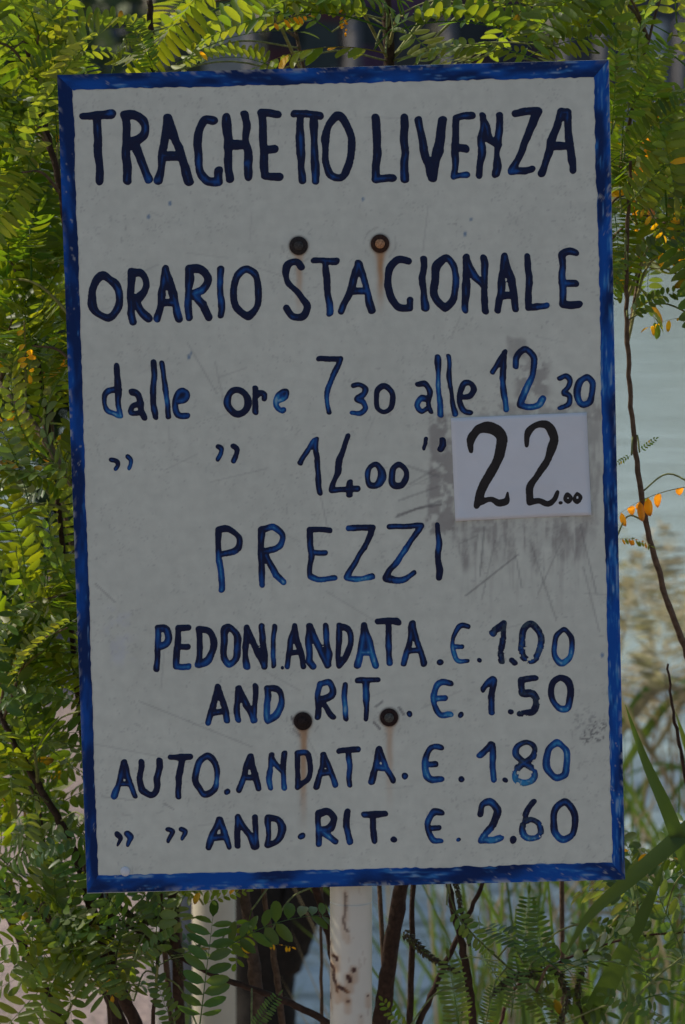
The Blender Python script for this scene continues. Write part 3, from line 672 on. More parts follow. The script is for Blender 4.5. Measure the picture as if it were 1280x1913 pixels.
def shrub(label, base, canes, fills, heroes=(), spikes=(), name='leafy_shrub'):
    """canes: (points (px,py,depth) from tip to root, radius px); fills: (px0,py0,px1,py1,d0,d1,count,kinds)"""
    sh = thing(name, label, 'shrub', base, 'pinnate leaved shrubs round the sign'); bl = Vector(base)
    paths = []
    for pts, r_, tone in canes:
        w3 = [P(*p) for p in pts] + [root_of(P(*pts[-2]), P(*pts[-1]), base)]
        Q = smooth_path(w3, 9); n = len(Q); rad = [r_ * PXM * (.5 + .5 * min(1, k / n * 1.6)) for k in range(n)]
        jit = [Vector(q) - bl + Vector((random.uniform(-1, 1), random.uniform(-1, 1), 0)) * .0012 for q in Q]
        mb = MB(); mb.tube(jit, rad, 9, tone, .13); mb.build('stem', M_bark, sh); paths.append([Vector(q) for q in Q])
    for x0, y0, x1, y1, d0, d1, cnt, kinds in fills:
        for _ in range(int(cnt * .55 + .5)):
            for tr in range(20):
                a, b_ = random.uniform(x0, x1), random.uniform(y0, y1); dep = random.uniform(d0, d1)
                if not inside_board(a, b_, 75): break
            T = Vector(P(a, b_, dep)); best = None
            for q in (q for pth in paths for q in pth):
                if q.z < T.z - .03 or q is None:
                    d = (q - T).length + .5 * max(0, .15 - (T.z - q.z))
                    if best is None or d < best[0]: best = (d, q)
            if best is None: continue
            q = best[1].copy()
            if (q - T).length > .5: q = T + (q - T).normalized() * .5
            mid = q.lerp(T, .55) + Vector((0, 0, .18 * (q - T).length)); mid.y = max(mid.y, .06); q.y = max(q.y, .05)
            tw = smooth_path([q, mid, T], 6); mb = MB(); n = len(tw)
            mb.tube([Vector(s) - bl for s in tw], [.0026 - .0016 * k / n for k in range(n)], 5, random.choice(((.30, .28, .10), (.16, .11, .07), (.24, .26, .09))))
            mb.build('twig', M_bark, sh)
            nl = random.randint(3, 5); ga = random.uniform(0, 6.28)
            for k in range(nl):
                f = .35 + .65 * (k + 1) / nl; p = Vector(tw[min(n - 1, int(f * (n - 1)))]); kd = random.choice(kinds); L = random.uniform(.15, .225) if kd in ('fern', 'up', 'hang') else random.uniform(.115, .165)
                ax = (Vector(tw[-1]) - Vector(tw[0])).normalized(); ga += 2.4 + random.uniform(-.4, .4)
                s1 = ax.orthogonal().normalized(); s2 = ax.cross(s1)
                D = (s1 * math.cos(ga) + s2 * math.sin(ga)) * .95 + ax * .55 + Vector((0, 0, random.uniform(-.35, .35))); D.normalize()
                tip = p + D * L
                if tip.y < .045 or p.y < .045: D.y = abs(D.y); D.normalize(); tip = p + D * L
                ta, tb = proj(np.array(tip)); pa, pb = proj(np.array(p))
                if inside_board(ta, tb, 45) and inside_board(pa, pb, 45): continue
                if p.y > .03: put_leaf(sh, p, tip, random.uniform(0, .45), kd, random.gauss(0, .35) + (math.pi if random.random() < .22 else 0))
    for (ba, bb, ta, tb, dep, dd, face, kind, roll) in heroes:
        b3 = P(ba, bb, dep); t3 = P(ta, tb, dep + dd); put_leaf(sh, b3, t3, face, kind, roll)
        q = min((q for pth in paths for q in pth), key=lambda q: (q - Vector(b3)).length + (2 if q.z > b3[2] + .1 else 0))
        if .01 < (q - Vector(b3)).length < .5:
            mid = q.lerp(Vector(b3), .5) + Vector((0, .01, .02)); mb = MB()
            mb.tube([Vector(s) - bl for s in smooth_path([q, mid, Vector(b3)], 5)], .0013, 5, (.22, .24, .09)); mb.build('twig', M_bark, sh)
    for pts, r_ in spikes:
        Q = smooth_path([P(*p) for p in pts], 8); mb = MB(); mb.tube([Vector(q) - bl for q in Q], r_ * PXM * .25, 5, (.10, .07, .04)); n = len(Q)
        for k in range(n):
            ff_ = 1 - .55 * k / n
            for m_ in range(13):
                an = m_ * 2.4 + k; t = (Vector(Q[min(k + 1, n - 1)]) - Vector(Q[max(0, k - 1)])).normalized(); s1 = t.orthogonal().normalized(); s2 = t.cross(s1)
                d = s1 * math.cos(an) + s2 * math.sin(an); c_ = Vector(Q[k]) - bl + t * random.uniform(-.004, .004); rr = r_ * PXM * ff_ * random.uniform(.8, 1.15)
                w_ = .0017; cc = random.choice(((.06, .05, .02), (.10, .085, .03), (.045, .03, .018), (.09, .11, .03)))
                a_, b__, e_ = c_ + d * rr * .2, c_ + d * rr + t * .003, c_ + d * rr * .65
                mb.add([a_, e_ + t * w_, e_ + d.cross(t) * w_, e_ - t * w_, e_ - d.cross(t) * w_, b__], [(0, 2, 1), (0, 3, 2), (0, 4, 3), (0, 1, 4), (5, 1, 2), (5, 2, 3), (5, 3, 4), (5, 4, 1)], cc)
        mb.build('seed_spike', M_pod, sh, False)
    return sh

DK = (.055, .032, .022); MDB = (.13, .085, .055); PL = (.19, .15, .10)
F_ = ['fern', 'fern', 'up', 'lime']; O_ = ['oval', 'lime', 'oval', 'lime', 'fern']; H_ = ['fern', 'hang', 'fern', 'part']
shrub('feathery green shrub left of the sign, its dark stem reaching the top left corner', (-.36, .22, 0),
      [([(22, -60, .24), (32, 0, .24), (50, 90, .22), (76, 205, .2), (108, 330, .18), (150, 640, .16), (185, 1200, .18), (205, 1690, .2), (215, 1913, .22)], 7.5, DK),
       ([(-60, 250, .3), (30, 480, .3), (90, 800, .3), (140, 1250, .3), (190, 1700, .28)], 6, DK)],
      [(-20, 150, 110, 700, .1, .45, 28, F_), (-40, 0, 110, 200, .1, .5, 5, F_)],
      [(60, 110, 275, 62, .16, .02, .15, 'up', 0), (30, 170, 165, 118, .14, .02, .2, 'up', .1), (60, 135, -20, 90, .2, 0, .2, 'fern', 0)])
shrub('shrub with a thick pale brown branch slanting in behind the sign left edge', (-.20, .34, 0),
      [([(-190, 480, .4), (-70, 620, .36), (0, 715, .3), (62, 790, .26), (135, 905, .22), (290, 1190, .22), (330, 1500, .26), (330, 1690, .28), (338, 1913, .3)], 9, PL),
       ([(-80, 300, .5), (60, 620, .5), (130, 1000, .45), (260, 1400, .42), (300, 1690, .4)], 6, MDB)],
      [(-20, 560, 120, 1180, .12, .55, 36, ['oval', 'lime', 'part', 'lime', 'fern', 'dark']), (-20, 320, 110, 620, .2, .6, 10, F_)],
      [(150, 880, -10, 900, .1, .02, .5, 'oval', .4), (155, 1150, 30, 1262, .09, .02, .3, 'up', .2), (0, 880, 130, 930, .14, .02, .2, 'hang', 0), (45, 600, 55, 700, .1, 0, .4, 'gold', 0)])
shrub('lower left shrub with crossing dark branches and oval leaves before the pink path', (-.40, .40, 0),
      [([(-120, 1100, .34), (0, 1335, .3), (50, 1430, .28), (112, 1535, .26), (150, 1620, .28), (190, 1760, .32)], 9, DK),
       ([(-90, 1580, .3), (0, 1662, .28), (60, 1695, .28), (150, 1770, .3), (230, 1913, .35)], 10, DK),
       ([(70, 1480, .34), (110, 1700, .33), (170, 1800, .34)], 6, DK), ([(-40, 1600, .4), (40, 1760, .4), (150, 1990, .4)], 11, DK)],
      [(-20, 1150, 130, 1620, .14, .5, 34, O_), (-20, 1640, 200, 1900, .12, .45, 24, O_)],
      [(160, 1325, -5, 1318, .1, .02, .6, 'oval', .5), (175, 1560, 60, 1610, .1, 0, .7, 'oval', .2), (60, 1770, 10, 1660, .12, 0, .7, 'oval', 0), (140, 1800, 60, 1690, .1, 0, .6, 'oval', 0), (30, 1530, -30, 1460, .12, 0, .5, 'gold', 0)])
shrub('dark caned shrub under the sign bottom left with seed spikes', (-.17, .30, 0),
      [([(180, 1500, .2), (162, 1660, .2), (195, 1780, .24), (260, 1930, .28)], 13, DK), ([(280, 0, .3), (284, 130, .3), (300, 700, .28), (322, 1670, .26), (338, 1913, .28)], 11, DK),
       ([(300, 1500, .15), (303, 1700, .15), (285, 1913, .2)], 4, DK), ([(190, 1700, .24), (300, 1765, .22), (392, 1818, .2), (480, 1850, .2), (560, 1882, .22), (640, 1930, .26)], 7, DK)],
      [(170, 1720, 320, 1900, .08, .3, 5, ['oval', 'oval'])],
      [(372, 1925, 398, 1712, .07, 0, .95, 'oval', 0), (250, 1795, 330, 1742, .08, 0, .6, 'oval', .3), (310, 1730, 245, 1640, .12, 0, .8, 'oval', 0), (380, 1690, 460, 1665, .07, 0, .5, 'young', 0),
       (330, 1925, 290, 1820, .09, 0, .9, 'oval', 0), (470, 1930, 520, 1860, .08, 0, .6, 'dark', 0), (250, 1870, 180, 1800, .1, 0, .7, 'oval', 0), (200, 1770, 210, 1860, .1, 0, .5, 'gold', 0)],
      [([(262, 1752, .2), (310, 1770, .2), (345, 1830, .2)], 13), ([(330, 1700, .22), (270, 1720, .22), (215, 1690, .22)], 14)])
shrub('shrub of thick straw edged canes between the two cream posts', (-.05, .34, 0),
      [([(380, 900, .3), (455, 1655, .3), (472, 1790, .3), (488, 1925, .3)], 15, (.10, .07, .05)), ([(480, 900, .33), (492, 1655, .32), (512, 1790, .32), (530, 1925, .32)], 7, MDB),
       ([(540, 1400, .28), (588, 1655, .28), (616, 1745, .3), (640, 1913, .32)], 11, DK), ([(602, 1400, .5), (601, 1655, .5), (600, 1913, .5)], 4, MDB)],
      [],
      [(398, 1790, 618, 1710, .12, .02, .35, 'oval', .2), (495, 1765, 545, 1770, .12, 0, .5, 'gold', 0), (470, 1700, 440, 1800, .14, 0, .6, 'young', 0), (450, 1650, 330, 1680, .08, 0, .4, 'young', 0)])
shrub('tall shrub rising behind the sign, brown stem and arching fronds above the top edge', (.10, .28, 0),
      [([(712, -90, .3), (722, 0, .28), (728, 115, .28), (740, 700, .26), (750, 1650, .26), (728, 1790, .26), (708, 1925, .28)], 15, DK),
       ([(765, 1400, .34), (752, 1655, .34), (722, 1925, .34)], 8, (.09, .06, .04)), ([(773, 1500, .3), (771, 1655, .3), (766, 1925, .3)], 7, DK), ([(520, -80, .4), (560, 90, .38), (620, 600, .35), (700, 1500, .3)], 5, MDB)],
      [(200, -40, 640, 40, .1, .5, 8, F_), (640, -50, 1120, 40, .1, .5, 7, F_)],
      [(735, 60, 1010, 96, .12, .03, .15, 'up', 0), (1120, 100, 860, 40, .16, .04, .15, 'fern', .1), (330, 120, 560, 60, .18, .03, .2, 'up', 0), (722, 55, 400, 66, .14, .02, .12, 'up', -.1), (715, 30, 520, 5, .16, 0, .1, 'hang', 0), (520, 132, 350, 130, .1, .02, .2, 'up', .1), (1015, 118, 776, 104, .1, .03, .5, 'fern', .5),
       (700, 92, 960, 62, .13, .02, .1, 'fern', 0), (500, 50, 575, 30, .12, 0, .1, 'gold', 0), (640, 10, 645, 60, .12, 0, .3, 'gold', 0), (720, 100, 480, 126, .09, .02, .1, 'part', 0),
       (280, 60, 210, 128, .14, .03, .5, 'fern', .2), (290, 140, 250, 40, .12, .02, .7, 'fern', 0), (620, 60, 440, 30, .3, .05, .3, 'fern', 0), (980, 110, 1170, 75, .14, .03, .3, 'fern', .3), (900, 20, 1100, 50, .2, .03, .3, 'fern', .3)])
shrub('leafy shrub beside the sign upper right corner, pale ribbed fronds', (.42, .55, 0),
      [([(1250, -60, .3), (1195, 140, .32), (1160, 300, .34), (1120, 420, .36), (1080, 620, .4), (1050, 1000, .5), (1050, 1500, .5)], 5, MDB), ([(1320, 60, .4), (1320, 300, .42), (1360, 700, .5), (1380, 1400, .55)], 6, MDB)],
      [(1150, 60, 1300, 380, .1, .45, 9, ['fern', 'fern', 'up']), (1160, 350, 1300, 560, .15, .5, 13, ['fern', 'oval', 'fern', 'part']), (1100, -20, 1300, 80, .15, .5, 6, F_)],
      [(1172, 215, 1246, 80, .1, 0, .9, 'fern', .1), (1142, 250, 1150, 88, .08, .02, .6, 'up', .2), (1160, 400, 1290, 265, .1, .02, .8, 'fern', 0), (1165, 300, 1290, 190, .12, 0, .7, 'fern', .2),
       (1190, 380, 1240, 440, .09, 0, .3, 'gold', 0), (1240, 440, 1290, 380, .12, 0, .3, 'part', 0)])
shrub('sparse shrub right of the sign, one bare brown stem curving across the water', (.55, .50, 0),
      [([(1178, 300, .16), (1173, 420, .16), (1171, 600, .16), (1181, 780, .17), (1204, 960, .19), (1240, 1100, .22), (1290, 1240, .26), (1370, 1500, .34), (1400, 1900, .45)], 6.6, MDB),
       ([(1247, 1240, .3), (1258, 1330, .3), (1275, 1420, .32), (1330, 1700, .4)], 4.5, DK)],
      [(1165, 380, 1290, 520, .12, .4, 5, ['oval', 'part'])],
      [(1172, 592, 1264, 545, .15, 0, .4, 'oval', .5), (1300, 592, 1212, 612, .15, 0, .3, 'gold', 0), (1300, 908, 1150, 965, .17, .02, .3, 'gold', 0), (1150, 1008, 1215, 1020, .17, 0, .3, 'part', 0),
       (1180, 850, 1150, 868, .15, 0, .5, 'young', 0), (1168, 470, 1145, 560, .1, 0, .5, 'oval', 0), (1172, 500, 1270, 440, .12, 0, .5, 'oval', .3), (1195, 845, 1225, 820, .15, 0, .5, 'young', 0)])
shrub('dark low shrub under the sign bottom right with knobbly seed spikes', (.22, .32, 0),
      [([(838, 1500, .2), (840, 1655, .2), (866, 1780, .22), (886, 1925, .24)], 8.5, DK), ([(925, 1600, .3), (898, 1660, .3), (842, 1780, .3), (778, 1925, .3)], 6.5, DK), ([(1300, 1740, .3), (1180, 1752, .28), (1040, 1800, .26), (960, 1850, .26), (930, 1930, .26)], 3.5, (.10, .045, .035)),
       ([(830, 1600, .16), (850, 1700, .16), (930, 1790, .18), (1010, 1860, .2), (1060, 1930, .22)], 2.5, (.12, .14, .05))],
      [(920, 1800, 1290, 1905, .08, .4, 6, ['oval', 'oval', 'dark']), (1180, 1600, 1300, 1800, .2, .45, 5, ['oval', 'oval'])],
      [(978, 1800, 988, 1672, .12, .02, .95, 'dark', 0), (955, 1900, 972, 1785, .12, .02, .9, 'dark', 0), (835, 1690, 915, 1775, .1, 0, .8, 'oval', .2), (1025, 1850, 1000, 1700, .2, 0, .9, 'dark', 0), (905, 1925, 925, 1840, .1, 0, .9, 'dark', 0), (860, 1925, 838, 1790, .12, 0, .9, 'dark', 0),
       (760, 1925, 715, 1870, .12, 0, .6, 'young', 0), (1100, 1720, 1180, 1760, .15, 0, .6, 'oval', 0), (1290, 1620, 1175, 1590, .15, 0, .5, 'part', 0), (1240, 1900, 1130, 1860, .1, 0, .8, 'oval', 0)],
      [([(758, 1745, .18), (800, 1785, .18), (856, 1818, .18)], 13), ([(1010, 1815, .2), (955, 1830, .2), (918, 1858, .2)], 14), ([(850, 1640, .2), (862, 1700, .2), (876, 1760, .2)], 8), ([(1030, 1800, .22), (1060, 1860, .22), (1040, 1925, .22)], 12), ([(1090, 1800, .25), (1080, 1870, .25), (1100, 1925, .25)], 10)])

# ------------------------------------------------------------------ reeds and grass
def blade(mb, pts, wpx, nrm=(0, -1, .3), col=(1, 1, 1)):
    Q = smooth_path(pts, 6); n = len(Q); V = []
    for k, q in enumerate(Q):
        t = Vector(Q[min(k + 1, n - 1)]) - Vector(Q[max(k - 1, 0)]); s = t.cross(Vector(nrm)).normalized(); f = k / (n - 1)
        wd = wpx * min(1, .5 + 2 * f) * (1 - f ** 2.2) + wpx * .03
        V += [Vector(q) - s * wd / 2, Vector(q) + Vector(nrm).normalized() * -wd * .12, Vector(q) + s * wd / 2]
    F = []
    for k in range(n - 1):
        a = 3 * k; F += [(a, a + 1, a + 4, a + 3), (a + 1, a + 2, a + 5, a + 4)]
    mb.add(V, F, col)
def reed(x, y, h, lean, label, plume=True, dry=.3):
    z0 = float(ground_h(np.array(x), np.array(y))) - .02; b0 = Vector((x, y, max(z0, -1.2)))
    rd = thing('reed', label, 'reed', b0, 'common reeds at the water edge')
    top = Vector((lean * .25 * h, random.uniform(-.08, .08), h)); mid = top * .5 + Vector((-lean * .05 * h, 0, 0)); P3 = smooth_path([Vector((0, 0, 0)), mid, top], 8)
    mb = MB(); mb.tube([Vector(q) for q in P3], [.0045 - .003 * k / len(P3) for k in range(len(P3))], 6, (1.1, .9, .5)); mb.build('stalk', M_dry, rd)
    for k in range(random.randint(5, 8)):
        f = random.uniform(.15, .9); q = Vector(P3[int(f * (len(P3) - 1))]); s = random.choice((-1, 1)); L = random.uniform(.25, .5)
        mb = MB(); blade(mb, [q, q + Vector((s * L * .4, random.uniform(-.1, .1), L * .5)), q + Vector((s * L * .9, random.uniform(-.15, .15), L * random.uniform(-.1, .6)))], random.uniform(.010, .022), (random.uniform(-.4, .4), -1, .5), (1, 1, 1))
        mb.build('blade', M_dry if random.random() < dry else M_reed, rd)
    if plume:
        mb = MB(); tp = Vector(P3[-1])
        for k in range(75):
            f = random.random(); a = random.uniform(0, 6.28); q = tp + Vector((lean * .1 * f, 0, .22 * f - .05)); r_ = .05 * math.sin(math.pi * min(1, f * .9 + .1)) + .008
            d = Vector((math.cos(a) + lean * .8, math.sin(a), .5 - .6 * f)) * r_; e = q + d; s = Vector((0, 0, .003)) + Vector((.003, .001, 0))
            mb.add([q, e - s, e + d * .5, e + s], [(0, 1, 2, 3)], random.choice(((1.2, 1.25, 1.3), (1.5, 1.6, 1.7), (.9, 1.0, .9))))
        mb.build('plume', M_dry, rd)
    return rd
RX = [(1165, 4.2, 1090, 1), (1205, 3.6, 1130, .8), (1245, 4.4, 1080, -1), (1275, 3.8, 1150, -.8), (1185, 3.2, 1260, .5), (1230, 3.1, 1240, -.3), (1270, 3.3, 1300, .6), (1180, 4.6, 1200, .9), (1215, 4.0, 1330, -.5), (1260, 4.8, 1180, .4)]
RL = ['tan plumed reed leaning right beside the sign edge, farthest left of its stand', 'tall reed with a drooping straw plume just right of the sign', 'tall reed arching left near the right picture edge', 'reed with tan plume by the right picture edge, behind the curving stem',
      'short reed close behind the sign right edge', 'mid height reed under the curving bare stem', 'low reed at the right edge above the broad green blades', 'far reed standing deeper in the water right of the sign', 'low leaning reed in the middle of the reed stand', 'far tall reed at the back of the stand near the right edge']
for (qx_, qy_, ty, ln), lb in zip(RX, RL):
    tp = P(qx_, ty, qy_); x = tp[0] - ln * .2; z0 = max(float(ground_h(np.array(x), np.array(qy_))), -1.2); reed(x, qy_, tp[2] - z0, ln * .6, lb)
# broad green blades near the sign corner
rb = thing('reed', 'broad green reed close to the sign bottom right corner', 'reed', (.50, .45, 0)); bo = np.array([.50, .45, 0])
for pts, wd in (([(1350, 1760, .3), (1280, 1600, .12), (1245, 1510, .10), (1205, 1420, .10), (1168, 1316, .10)], .022),
                ([(1420, 1420, .2), (1290, 1545, .12), (1180, 1640, .08), (1100, 1712, .09), (1055, 1785, .10)], .024),
                ([(1060, 1990, .3), (1110, 1890, .25), (1160, 1790, .2), (1210, 1690, .2), (1245, 1600, .2)], .030),
                ([(1420, 1700, .5), (1340, 1520, .5), (1285, 1400, .5), (1262, 1330, .5)], .016), ([(905, 1990, .7), (935, 1860, .7), (960, 1760, .8), (965, 1690, .8)], .012)):
    mb = MB(); blade(mb, [P(*p) - bo for p in pts], wd); mb.build('blade', M_reed, rb)
mb = MB(); mb.tube([np.array(p) for p in ((0, 0, 0), (.06, 0, .4), (.10, .01, .8), (.16, .0, 1.1))], .004, 6, (1, .9, .5)); mb.build('stalk', M_dry, rb)
def tuft_field(name, n, xr, yr, hr, m, wd, bend, clear=None):
    mb = MB()
    for k in range(n):
        x = random.uniform(*xr); y = random.uniform(*yr); z = float(ground_h(np.array(x), np.array(y)))
        if z < -1.0: continue
        h = random.uniform(*hr); a = random.uniform(0, 6.28); bd = random.uniform(0, bend) * h; p0 = Vector((x, y, z - .02))
        if clear and clear(x, y, z + h): continue
        c_ = random.uniform(.7, 1.2)
        blade(mb, [p0, p0 + Vector((math.cos(a) * bd * .35, math.sin(a) * bd * .35, h * .6)), p0 + Vector((math.cos(a) * bd, math.sin(a) * bd, h))], wd * random.uniform(.6, 1.3), (math.sin(a * 3), -1, .2), (c_, c_, c_))
    mb.build(name, m, kind='stuff')
tuft_field('shore_grass', 400, (.18, 2.2), (2.2, 5.0), (.25, .75), M_reed, .010, .8)
tuft_field('near_grass', 42, (.26, .62), (.8, 2.0), (.75, 1.15), M_reed, .009, .45)
tuft_field('dry_grass', 300, (.05, 2.0), (1.5, 4.8), (.3, .95), M_dry, .005, .7)
tuft_field('bank_grass', 160, (-.36, .2), (2.6, 4.4), (.08, .28), M_reed, .005, .6)
tuft_field('verge_grass', 420, (-2.2, -.45), (1.0, 3.0), (.1, .4), M_reed, .008, .7)

# ------------------------------------------------------------------ second post, pole, stump on this bank
yb = 1.55; x2 = P(400, 1800, yb)[0]
t2_ = thing('cream_post', 'thicker cream painted post behind the shrubs, left of the sign post', 'post', (x2, yb, 0))
mb = MB(); mb.lathe([(.038, -.2), (.038, .0), (.0372, .6), (.037, 1.62)], 40, (.56, .51, .38)); mb.build('shaft', M_post, t2_)
mb = MB(); mb.lathe([(.040, 1.62), (.040, 1.64), (.02, 1.655), (.002, 1.66)], 30, (.3, .28, .22)); mb.build('post_cap', M_post, t2_)
y3 = 2.3; x3 = P(303, 1780, y3)[0]
t3_ = thing('white_pole', 'thin pale metal pole seen through the lower left leaves', 'pole', (x3, y3, 0))
mb = MB(); mb.tube([(0, 0, -.2), (0, 0, 1.5)], .013, 16, (.62, .60, .55)); mb.build('shaft', M_post, t3_)
mb = MB(); mb.lathe([(.015, 1.5), (.013, 1.515), (.002, 1.52)], 16, (.5, .5, .45)); mb.build('pole_cap', M_post, t3_)
ys_ = 3.0; xs_ = P(490, 1913, ys_)[0]
st = thing('willow_stump', 'black forked willow stump on the bank under the sign', 'tree', (xs_, ys_, 0))
def W3(a, b_, y): return P(a, b_, y) - np.array([xs_, ys_, 0])
mb = MB(); mb.tube(smooth_path([W3(490, 1990, ys_) + [0, 0, -.35], W3(490, 1913, ys_), W3(486, 1790, ys_), W3(478, 1660, ys_), W3(450, 1450, ys_), W3(430, 1200, ys_)], 6), [.12, .11, .085, .078, .075, .075, .075, .075] + [.065] * 40, 14, (.022, .018, .014), .12)
mb.build('trunk', M_bark, st)
mb = MB(); mb.tube(smooth_path([W3(496, 1820, ys_), W3(540, 1725, ys_), W3(590, 1640, ys_), W3(640, 1480, ys_), W3(660, 1300, ys_)], 6), [.06] * 6 + [.055] * 40, 12, (.022, .018, .014), .12); mb.build('limb', M_bark, st)

# ------------------------------------------------------------------ trees
M_tleaf = leaf_mat('tree_foliage', (.035, .07, .015), (.05, .09, .03), (.06, .10, .01), .25, .6)
def tree_meshes(seed, h, rw, low, nleaf, ls):
    r = random.Random(seed); mb = MB(); mb.tube([(0, 0, -.3), (.05 * h * r.uniform(-1, 1), 0, h * .35), (0, .02 * h, h * .8)], [h * .03, h * .022, h * .008], 9, DK, .08)
    for k in range(8):
        a = r.uniform(0, 6.28); z = h * r.uniform(.2, .65); e = Vector((math.cos(a) * rw * .7, math.sin(a) * rw * .7, z + h * .18))
        mb.tube([Vector((0, 0, z)), e * .5 + Vector((0, 0, z * .55)), e], [h * .011, h * .007, h * .003], 6, DK)
    tm = make_mesh('trunk', mb.v, mb.f, np.array(mb.c), True, M_bark)
    cl = [(Vector((r.gauss(0, .42) * rw, r.gauss(0, .42) * rw, h * (low + (1 - low) * r.random() ** .9))), rw * r.uniform(.22, .42)) for _ in range(34)]
    V = []; F = []; C = []
    for k in range(nleaf):
        c_, rr = r.choice(cl); d = Vector((r.gauss(0, 1), r.gauss(0, 1), r.gauss(0, .8))).normalized() * rr * r.random() ** .4; q = c_ + d
        a = Vector((r.gauss(0, 1), r.gauss(0, 1), r.gauss(0, 1))).normalized() * ls; b_ = a.orthogonal().normalized() * ls * .45; n0 = len(V)
        V += [q - a, q + b_, q + a, q - b_]; F.append((n0, n0 + 1, n0 + 2, n0 + 3)); g = r.uniform(.6, 1.4); C += [(g, g, g)] * 4
    return tm, make_mesh('crown', V, F, np.array(C), False, M_tleaf)
TA = tree_meshes(1, 6.5, 2.6, .02, 12000, .12); TB = tree_meshes(2, 8.0, 3.4, .12, 5000, .16); TC = tree_meshes(3, 7, 3.2, .02, 5000, .16)
def tree(tm, x, y, z, s, rz, label, name, grp):
    o = thing(name, label, 'tree', (x, y, z), grp); o.rotation_euler.z = rz; o.scale = (s, s, s)
    link('trunk', tm[0], o); link('crown', tm[1], o)
TD = tree_meshes(4, 2.15, .5, .10, 6000, .02)  # bush added out of view to shade the lower foliage
tree(TD, -1.15, 1.0, 0, 1, 0, 'added unseen bush left of the sign thicket, shading its lower leaves', 'alder_bush', 'bushes on the near bank')
tree(TA, -1.5, 9.4, 0, .52, .3, 'dense dark bush on this bank far behind the left foliage, nearer one', 'alder_bush', 'bushes on the near bank')
tree(TA, -4.1, 14.0, 0, .8, 2.2, 'taller dark bush at the back of the near bank, behind the left foliage', 'alder_bush', 'bushes on the near bank')
k = 0
TL = ['at the left end', 'second from the left end', 'third from the left end', 'fourth from the left end', 'fifth from the left', 'in the very middle', 'just right of the middle', 'fourth from the right end', 'third from the right end', 'second from the right end', 'at the right end']
for x in np.linspace(-30, 30, 11):
    k += 1
    tree((TB, TC)[k % 2], x + random.uniform(-1.2, 1.2), 79 + random.uniform(-1.5, 2.5), .4, random.uniform(.8, 1.15), random.uniform(0, 6), 'blurred dark tree %s of the far bank row' % TL[k - 1], 'riverside_tree', 'trees on the far bank')

# ------------------------------------------------------------------ far bank huts, boats, mooring poles
def hut(x, wd, colr, roofc, label, doorc, hgt=3.3, y=73.5):
    o = thing('fishing_hut', label, 'hut', (x, y, .42), 'fishing huts on the far bank')
    mb = MB(); mb.box((0, 1.2, hgt / 2), (wd / 2, 1.2, hgt / 2), col=colr); mb.build('wall', M_wood, o, False)
    npl = max(5, int(wd / .28)); pm_ = None
    for q in range(npl):
        if pm_ is None:
            mb = MB(); mb.box((0, 0, 0), (wd / npl * .46, .02, hgt * .48), col=colr); pl_ = mb.build('plank', M_wood, o, False); pm_ = pl_.data
        else: pl_ = link('plank', pm_, o)
        pl_.location = (-wd / 2 + wd / npl * (q + .5), -.022, hgt / 2)
    mb = MB(); mb.add([(-wd / 2 - .2, -.3, hgt), (wd / 2 + .2, -.3, hgt), (wd / 2 + .2, 1.2, hgt + .8), (-wd / 2 - .2, 1.2, hgt + .8), (-wd / 2 - .2, 2.7, hgt), (wd / 2 + .2, 2.7, hgt), (-wd / 2 - .2, -.3, hgt + .08), (wd / 2 + .2, -.3, hgt + .08), (wd / 2 + .2, 1.2, hgt + .9), (-wd / 2 - .2, 1.2, hgt + .9), (-wd / 2 - .2, 2.7, hgt + .08), (wd / 2 + .2, 2.7, hgt + .08)],
              [(0, 1, 2, 3), (3, 2, 5, 4), (6, 9, 8, 7), (9, 10, 11, 8), (0, 6, 7, 1), (4, 5, 11, 10)], roofc); mb.build('roof', M_wood, o, False)
    mb = MB(); mb.box((wd * .18, -.06, 1.0), (.42, .03, 1.0), col=doorc); d = mb.build('door', M_wood, o, False)
    mb = MB(); mb.box((wd * .18 + .32, -.12, 1.0), (.03, .03, .06), col=(.3, .3, .3)); mb.build('handle', M_wood, d, False)
    mb = MB(); mb.box((-wd * .25, -.06, 1.9), (.35, .03, .4), col=(.02, .025, .03)); f_ = mb.build('window', M_wood, o, False)
hut(-5.2, 2.2, (.05, .05, .055), (.04, .04, .04), 'dark grey fishing hut on the far bank, above the sign top left corner', (.03, .05, .12))
hut(-2.6, 1.5, (.055, .06, .035), (.05, .03, .03), 'olive fishing hut across the river, second from the left', (.30, .28, .26))
hut(-.75, 1.6, (.075, .025, .030), (.04, .03, .03), 'maroon fishing hut across the river, straight above the sign', (.04, .05, .05))
hut(1.05, 1.4, (.075, .035, .075), (.03, .03, .03), 'purple fishing hut across the river, right of the maroon one', (.05, .05, .05))
hut(3.0, 1.9, (.060, .030, .036), (.04, .03, .03), 'wine red fishing hut across the river above the sign right half', (.03, .03, .05))
hut(5.6, 2.4, (.06, .06, .07), (.04, .04, .04), 'slate grey fishing hut at the right end of the far row', (.4, .4, .42))
mp_ = None
ML = ['between the dark grey and olive huts', 'between the olive and maroon huts', 'between the maroon and purple huts', 'between the purple and wine red huts', 'just right of the wine red hut', 'left of the slate grey hut, near the moored cabin boat', 'before the right wall of the slate grey hut']
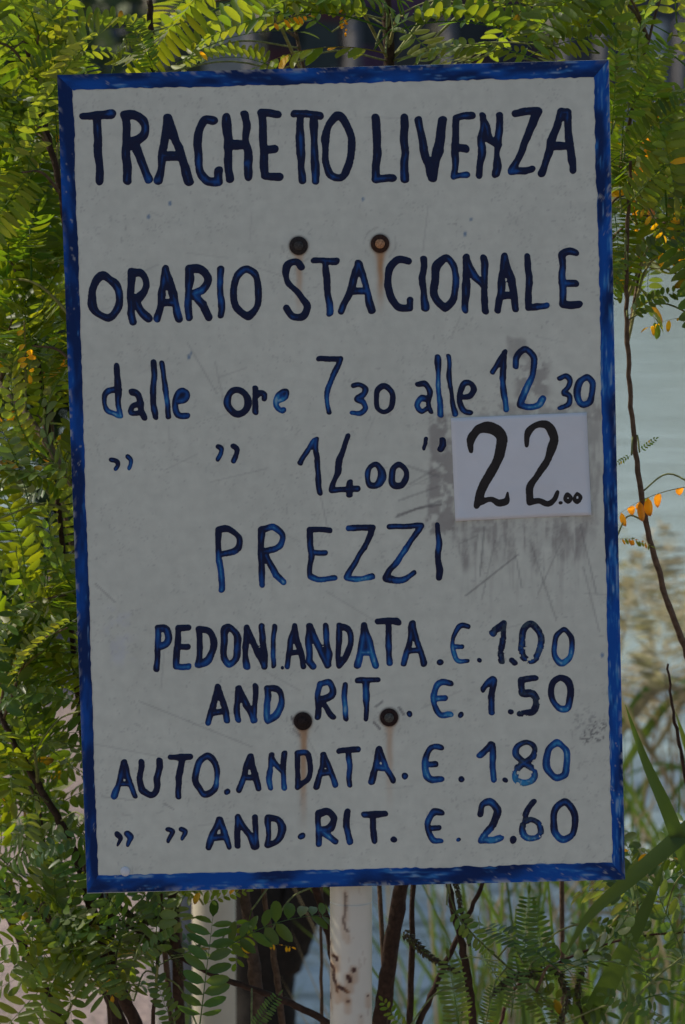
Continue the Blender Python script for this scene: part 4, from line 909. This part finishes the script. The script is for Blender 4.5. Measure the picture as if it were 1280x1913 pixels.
for k, x in enumerate((-4.1, -1.72, .2, 2.0, 4.2, 4.9, 6.4)):
    o = thing('mooring_pole', 'pale wooden mooring pole %s' % ML[k], 'pole', (x, 69.3, -1.6), 'mooring poles off the far bank')
    if mp_ is None:
        mb = MB(); mb.tube([(0, 0, 0), (0, 0, 1.8), (.02, 0, 3.9)], [.15, .14, .12], 12, (.13, .12, .12), .05); a = mb.build('shaft', M_wood, o)
        mb = MB(); mb.lathe([(.13, 3.9), (.14, 3.95), (.02, 4.05)], 12, (.12, .12, .14)); b_ = mb.build('pole_cap', M_wood, o); mp_ = (a.data, b_.data)
    else: link('shaft', mp_[0], o); link('pole_cap', mp_[1], o)
def boat(x, y, L, hc, dc, label, rz=0):
    o = thing('moored_boat', label, 'boat', (x, y, -.98), 'boats moored at the far bank'); o.rotation_euler.z = rz
    st_ = np.linspace(-1, 1, 15); V = []; F = []
    for s in st_:
        wd = .75 * (1 - max(0, s) ** 2.5 * .97) * (1 - max(0, -s) ** 4 * .25); sh = .75 + .3 * max(0, s) ** 2
        for a, b_ in ((-1, 1), (-.85, .4), (-.3, -.02), (.3, -.02), (.85, .4), (1, 1)): V.append((s * L / 2, a * wd, sh * b_))
    for k in range(14):
        for j in range(5): a = k * 6 + j; F.append((a, a + 1, a + 7, a + 6))
    F.append(tuple(range(6))); mb = MB(); mb.add(V, F, hc); mb.build('hull', M_wood, o)
    V = []; F = []
    for s in st_:
        wd = .73 * (1 - max(0, s) ** 2.5 * .97) * (1 - max(0, -s) ** 4 * .25); V += [(s * L / 2, -wd, .70 + .3 * max(0, s) ** 2), (s * L / 2, wd, .70 + .3 * max(0, s) ** 2)]
    for k in range(14): F.append((2 * k, 2 * k + 2, 2 * k + 3, 2 * k + 1))
    mb = MB(); mb.add(V, F, dc); mb.build('deck', M_wood, o)
    mb = MB(); mb.box((-L * .08, 0, 1.05), (L * .14, .45, .36), col=(.32, .33, .36)); cb_ = mb.build('cabin', M_wood, o, False)
    mb = MB(); mb.box((-L * .08, -.462, 1.12), (L * .11, .01, .16), col=(.02, .025, .03)); mb.build('window', M_wood, cb_, False)
boat(5.2, 68.2, 4.2, (.05, .055, .08), (.3, .3, .3), 'dark blue cabin boat moored across the river near the right picture edge')
boat(-5.6, 68.2, 4.6, (.04, .04, .05), (.2, .2, .2), 'dark cabin boat moored across the river near the left picture edge', 3.1)
for o in list(bpy.data.objects):
    if 'nl' in o.keys(): del o['nl']
